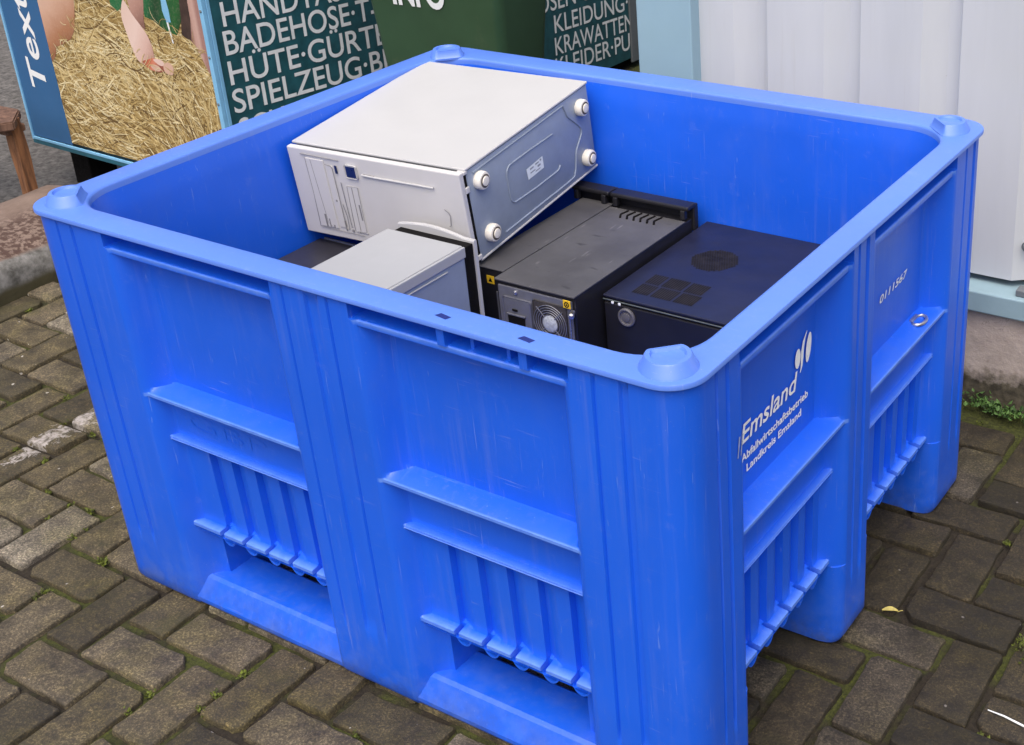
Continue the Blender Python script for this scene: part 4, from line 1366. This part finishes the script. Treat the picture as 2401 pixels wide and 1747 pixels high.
def white_building():
    root = thing('storage_container', 'white corrugated steel storage container with pale blue frame behind the bin', 'container', (1.6, 1.3, .2))
    xa, xe, yf, zt = .445, 3.6, 1.296, 2.05
    # trapezoid sheet: pitch .2085, sharp near edge, soft far edge
    pts = []
    p, x = .2085, .453
    pts.append((xa - .01, 0))
    rec = .610
    xs = []
    k = 0
    while rec + k * p < xe:
        e = rec + k * p - .0
        xs += [(e - .080, 0), (e - .058, .016), (e - .036, .028), (e - .014, .031), (e - .008, .028), (e, .0)]
        k += 1
    pts += xs + [(xe, 0)]
    V, F = [], []
    zs = [.2655, .30, .6, 1.2, 1.8, zt]
    fine = []
    for (x0_, d0), (x1_, d1) in zip(pts[:-1], pts[1:]):
        n = 3 if x1_ - x0_ > .05 else 1
        for t in range(n): fine.append((x0_ + (x1_ - x0_) * t / n, d0 + (d1 - d0) * t / n))
    fine.append(pts[-1])
    for z in zs:
        for x_, d in fine:
            V.append((x_, yf + d + .0015 * mnoise.noise((x_ * 4, z * 2, 1)), z))
    nf = len(fine)
    for j in range(len(zs) - 1):
        for i in range(nf - 1):
            F.append((j * nf + i, j * nf + i + 1, (j + 1) * nf + i + 1, (j + 1) * nf + i))
    # return edge so that the sheet has thickness at the bottom
    st = len(V)
    for x_, d in fine: V.append((x_, yf + d + .003, .2655))
    for i in range(nf - 1): F.append((i + 1, i, st + i, st + i + 1))
    link('corrugated_sheet', mesh_from('corrugated_sheet', V, F, M['wall'], smooth=True, sharp=20), root, True)
    b = B(); b.box((.311, 1.262, .2), (.4475, 1.42, 2.1), .003)
    b.build('corner_post', M['pale'], root, True)
    b = B()
    b.box((.4480, 1.2480, .2050), (xe, 1.36, .2500), .003)
    b.build('base_beam', M['paletop'], root, True)
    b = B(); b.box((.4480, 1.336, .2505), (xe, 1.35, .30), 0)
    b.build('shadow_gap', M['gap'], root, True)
    b = B(); b.box((.33, 1.44, .2), (xe, 3.55, 2.06), .01)
    b.box((.311, 1.425, 2.062), (xe + .02, 3.6, 2.12), .004)
    b.build('body', M['wall'], root, True)
    b = B(); b.lathe((1.183, 1.2965, .345), (0, -1, 0), [(.0115, 0), (.0115, .002), (.0085, .0025), (.0085, .006), (.0065, .009), (.002, .0105)], 24)
    b.build('screw', M['grey'], root, True)
    b = B(); b.box((1.176, 1.262, .2503), (1.215, 1.29, .2640), .002)
    b.build('bracket', M['grey'], root, True)
    # plinth
    V, F = [], []
    nx, nz = 160, 14
    for j in range(nz):
        for i in range(nx):
            x_ = .30 + 3.32 * i / (nx - 1); z = -.02 + .224 * j / (nz - 1)
            V.append((x_, 1.266 - .008 * (1 - z / .2) + .005 * mnoise.noise((x_ * 8, z * 9, 4)) + .003 * mnoise.noise((x_ * 25, z * 25, 9)), z))
    for j in range(nz - 1):
        for i in range(nx - 1):
            a = j * nx + i
            F.append((a, a + 1, a + 1 + nx, a + nx))
    st = len(V)
    for i in range(nx): V.append((V[(nz - 1) * nx + i][0], 1.6, .2035))
    for i in range(nx - 1): F.append(((nz - 1) * nx + i, (nz - 1) * nx + i + 1, st + i + 1, st + i))
    st = len(V)
    for j in range(nz): V.append((.30, 3.5, V[j * nx][2]))
    for j in range(nz - 1): F.append((j * nx, (j + 1) * nx, st + j + 1, st + j))
    pl = link('concrete_plinth', mesh_from('concrete_plinth', V, F, M['plinth'], smooth=True))
    tag(pl, 'stained low concrete plinth under the white container, green at its foot', 'plinth')
white_building()

def kerb():
    pr = [(-1.205, -.02), (-1.205, .03), (-1.208, .066), (-1.213, .076), (-1.225, .088), (-1.26, .099), (-1.33, .107), (-1.42, .110), (-1.52, .108), (-1.585, .099), (-1.615, .078), (-1.628, .03), (-1.632, -.02)]
    V, F = [], []
    ys = np.linspace(-1.6, 1.0, 120)
    k = len(pr)
    for y in ys:
        for i, (x, z) in enumerate(pr):
            n_ = .010 * mnoise.noise((y * 5, x * 8, z * 8)) + .007 * mnoise.noise((y * 16, x * 20, z * 20))
            V.append((x + n_, y, z + n_ * (1 if z > 0 else 0)))
    for j in range(len(ys) - 1):
        for i in range(k - 1):
            a = j * k + i
            F.append((a, a + 1, a + 1 + k, a + k))
    F.append(tuple(range(k))); F.append(tuple(range((len(ys) - 1) * k, len(ys) * k))[::-1])
    o = link('stone_kerb', mesh_from('stone_kerb', V, F, M['kerb'], smooth=True, sharp=50))
    tag(o, 'broad weathered pinkish stone kerb with a pale crusted face, left of the bin', 'kerb')
kerb()

def bench():
    root = thing('wooden_bench', 'old brown wooden bench end with a slanting leg behind the stone kerb', 'bench', (-1.7, .95, 0))
    b = B()
    n = 10; vs = []; fs = []
    for i in range(n + 1):
        t = i / n; z = .005 + t * .303
        cx, cy = -1.612 - .012 * t, .965 + .004 * t
        for a, bb in ((-.019, -.016), (-.006, -.020), (.004, -.015), (.019, -.017), (.021, .014), (.003, .018), (-.018, .016)):
            vs.append((cx + a, cy + bb * 1.0 + .002 * math.sin(t * 9 + a * 90), z))
    for i in range(n):
        for j in range(7):
            a, q = i * 7 + j, i * 7 + (j + 1) % 7
            fs.append((a, q, q + 7, a + 7))
    fs += [tuple(range(7)), tuple(range(n * 7, n * 7 + 7))]
    b.faces(vs, fs)
    b.build('leg', M['wood'], root, True)
    b = B()
    # plank runs away to the left, its end sawn askew
    top = [(-1.565, .940), (-1.655, 1.02), (-2.70, .985), (-2.70, .845), (-1.600, .890)]
    for z0, z1, e in ((.2890, .3150, 0), ):
        k = len(top)
        b.faces([(x, y, z0) for x, y in top] + [(x, y, z1) for x, y in top], [list(range(k))[::-1], list(range(k, 2 * k))] + [[i, (i + 1) % k, k + (i + 1) % k, k + i] for i in range(k)])
    bmesh.ops.recalc_face_normals(b.bm, faces=b.bm.faces)
    bmesh.ops.bevel(b.bm, geom=[e for e in b.bm.edges], offset=.004, segments=2, affect='EDGES')
    b.build('seat_plank', M['wood2'], root, True)
    b = B(); b.box((-1.68, .935, .266), (-1.605, .995, .2888), .005)
    b.build('cross_rail', M['wood2'], root, True)
    b = B(); b.box((-2.62, .90, .0), (-2.56, .96, .2885), .005)
    b.build('leg', M['wood'], root, True)
bench()

# weeds along the plinth, moss tufts in the joints
def greenery():
    r_ = random.Random(4)
    sp = []
    for i in range(26):
        x = 1.06 + .034 * i + r_.uniform(-.01, .01)
        if r_.random() < .18: continue
        sp.append((x, 1.232 + r_.uniform(-.012, .010), .002, r_.uniform(.009, .018), r_.randint(60, 130), .009))
    tag(leaves('weeds', sp, M['weed'], .0115, 1.0, 3), 'low leafy weeds growing along the foot of the concrete plinth', 'weeds', kind='stuff')
    ux, uy, x0, y0 = .0935, .0895, -.168, -.0757
    sp = []
    for _ in range(1500):
        i, j = r_.randint(-10, 26), r_.randint(-9, 14)
        q = (i - j) % 4
        x, y = x0 + i * ux, y0 + j * uy
        if q == 0: x += r_.uniform(0, 2 * ux)
        elif q == 3: y += r_.uniform(0, 2 * uy)
        else: continue
        if -.05 < x < 1.25 and -.04 < y < 1.05: continue
        if mnoise.noise((x * 3.1, y * 3.1, 7)) < .02: continue
        sp.append((x, y, -.006, .0045, r_.randint(10, 30), .0028))
    for cx, cy in ((1.475, .56), (1.452, .585), (1.44, .93), (1.39, .99)):
        for _ in range(4): sp.append((cx + r_.gauss(0, .010), cy + r_.gauss(0, .010), -.004, .008, 60, .004))
    tag(leaves('moss', sp, M['moss'], .0065, .9, 9), 'green moss tufts in the joints of the block paving', 'moss', kind='stuff')
greenery()

def litter():
    t = thing('fallen_leaf', 'small curled yellow leaf lying in a paving joint right of the bin', 'leaf', (1.222, .556, -.001), (0, 0, .4))
    b = B()
    n = 8; vs = []; fs = []
    for i in range(n + 1):
        u = i / n; wd = .0055 * math.sin(math.pi * (u * .92 + .04)) + .0003
        for v in (-1, 0, 1):
            vs.append((-.013 + .026 * u, v * wd, .0035 * math.sin(u * 3) + abs(v) * .0035))
    for i in range(n):
        for j in range(2):
            a = i * 3 + j
            fs.append((a, a + 1, a + 4, a + 3))
    b.faces(vs, fs, 0, True)
    b.build('blade', M['leafy'], t)
    b = B(); b.tube([(.012, 0, .001), (.017, .001, .003), (.021, .0005, .004)], .0006, 6)
    b.build('stalk', M['leafy'], t)
    b = B()
    b.tube([(1.425, .418, .0035), (1.45, .4165, .0042), (1.48, .412, .0036), (1.52, .409, .0040), (1.56, .411, .0035)], [.0008, .0014, .0017, .0015, .0008], 7)
    o = b.build('plastic_strip', M['letter'])
    o.location.x = .012
    tag(o, 'thin white plastic strip lying on the paving at the lower right edge', 'strip')
M['leafy'] = simple('dry_leaf', (.42, .36, .10, 1), .7, .35, 120, 0)
litter()
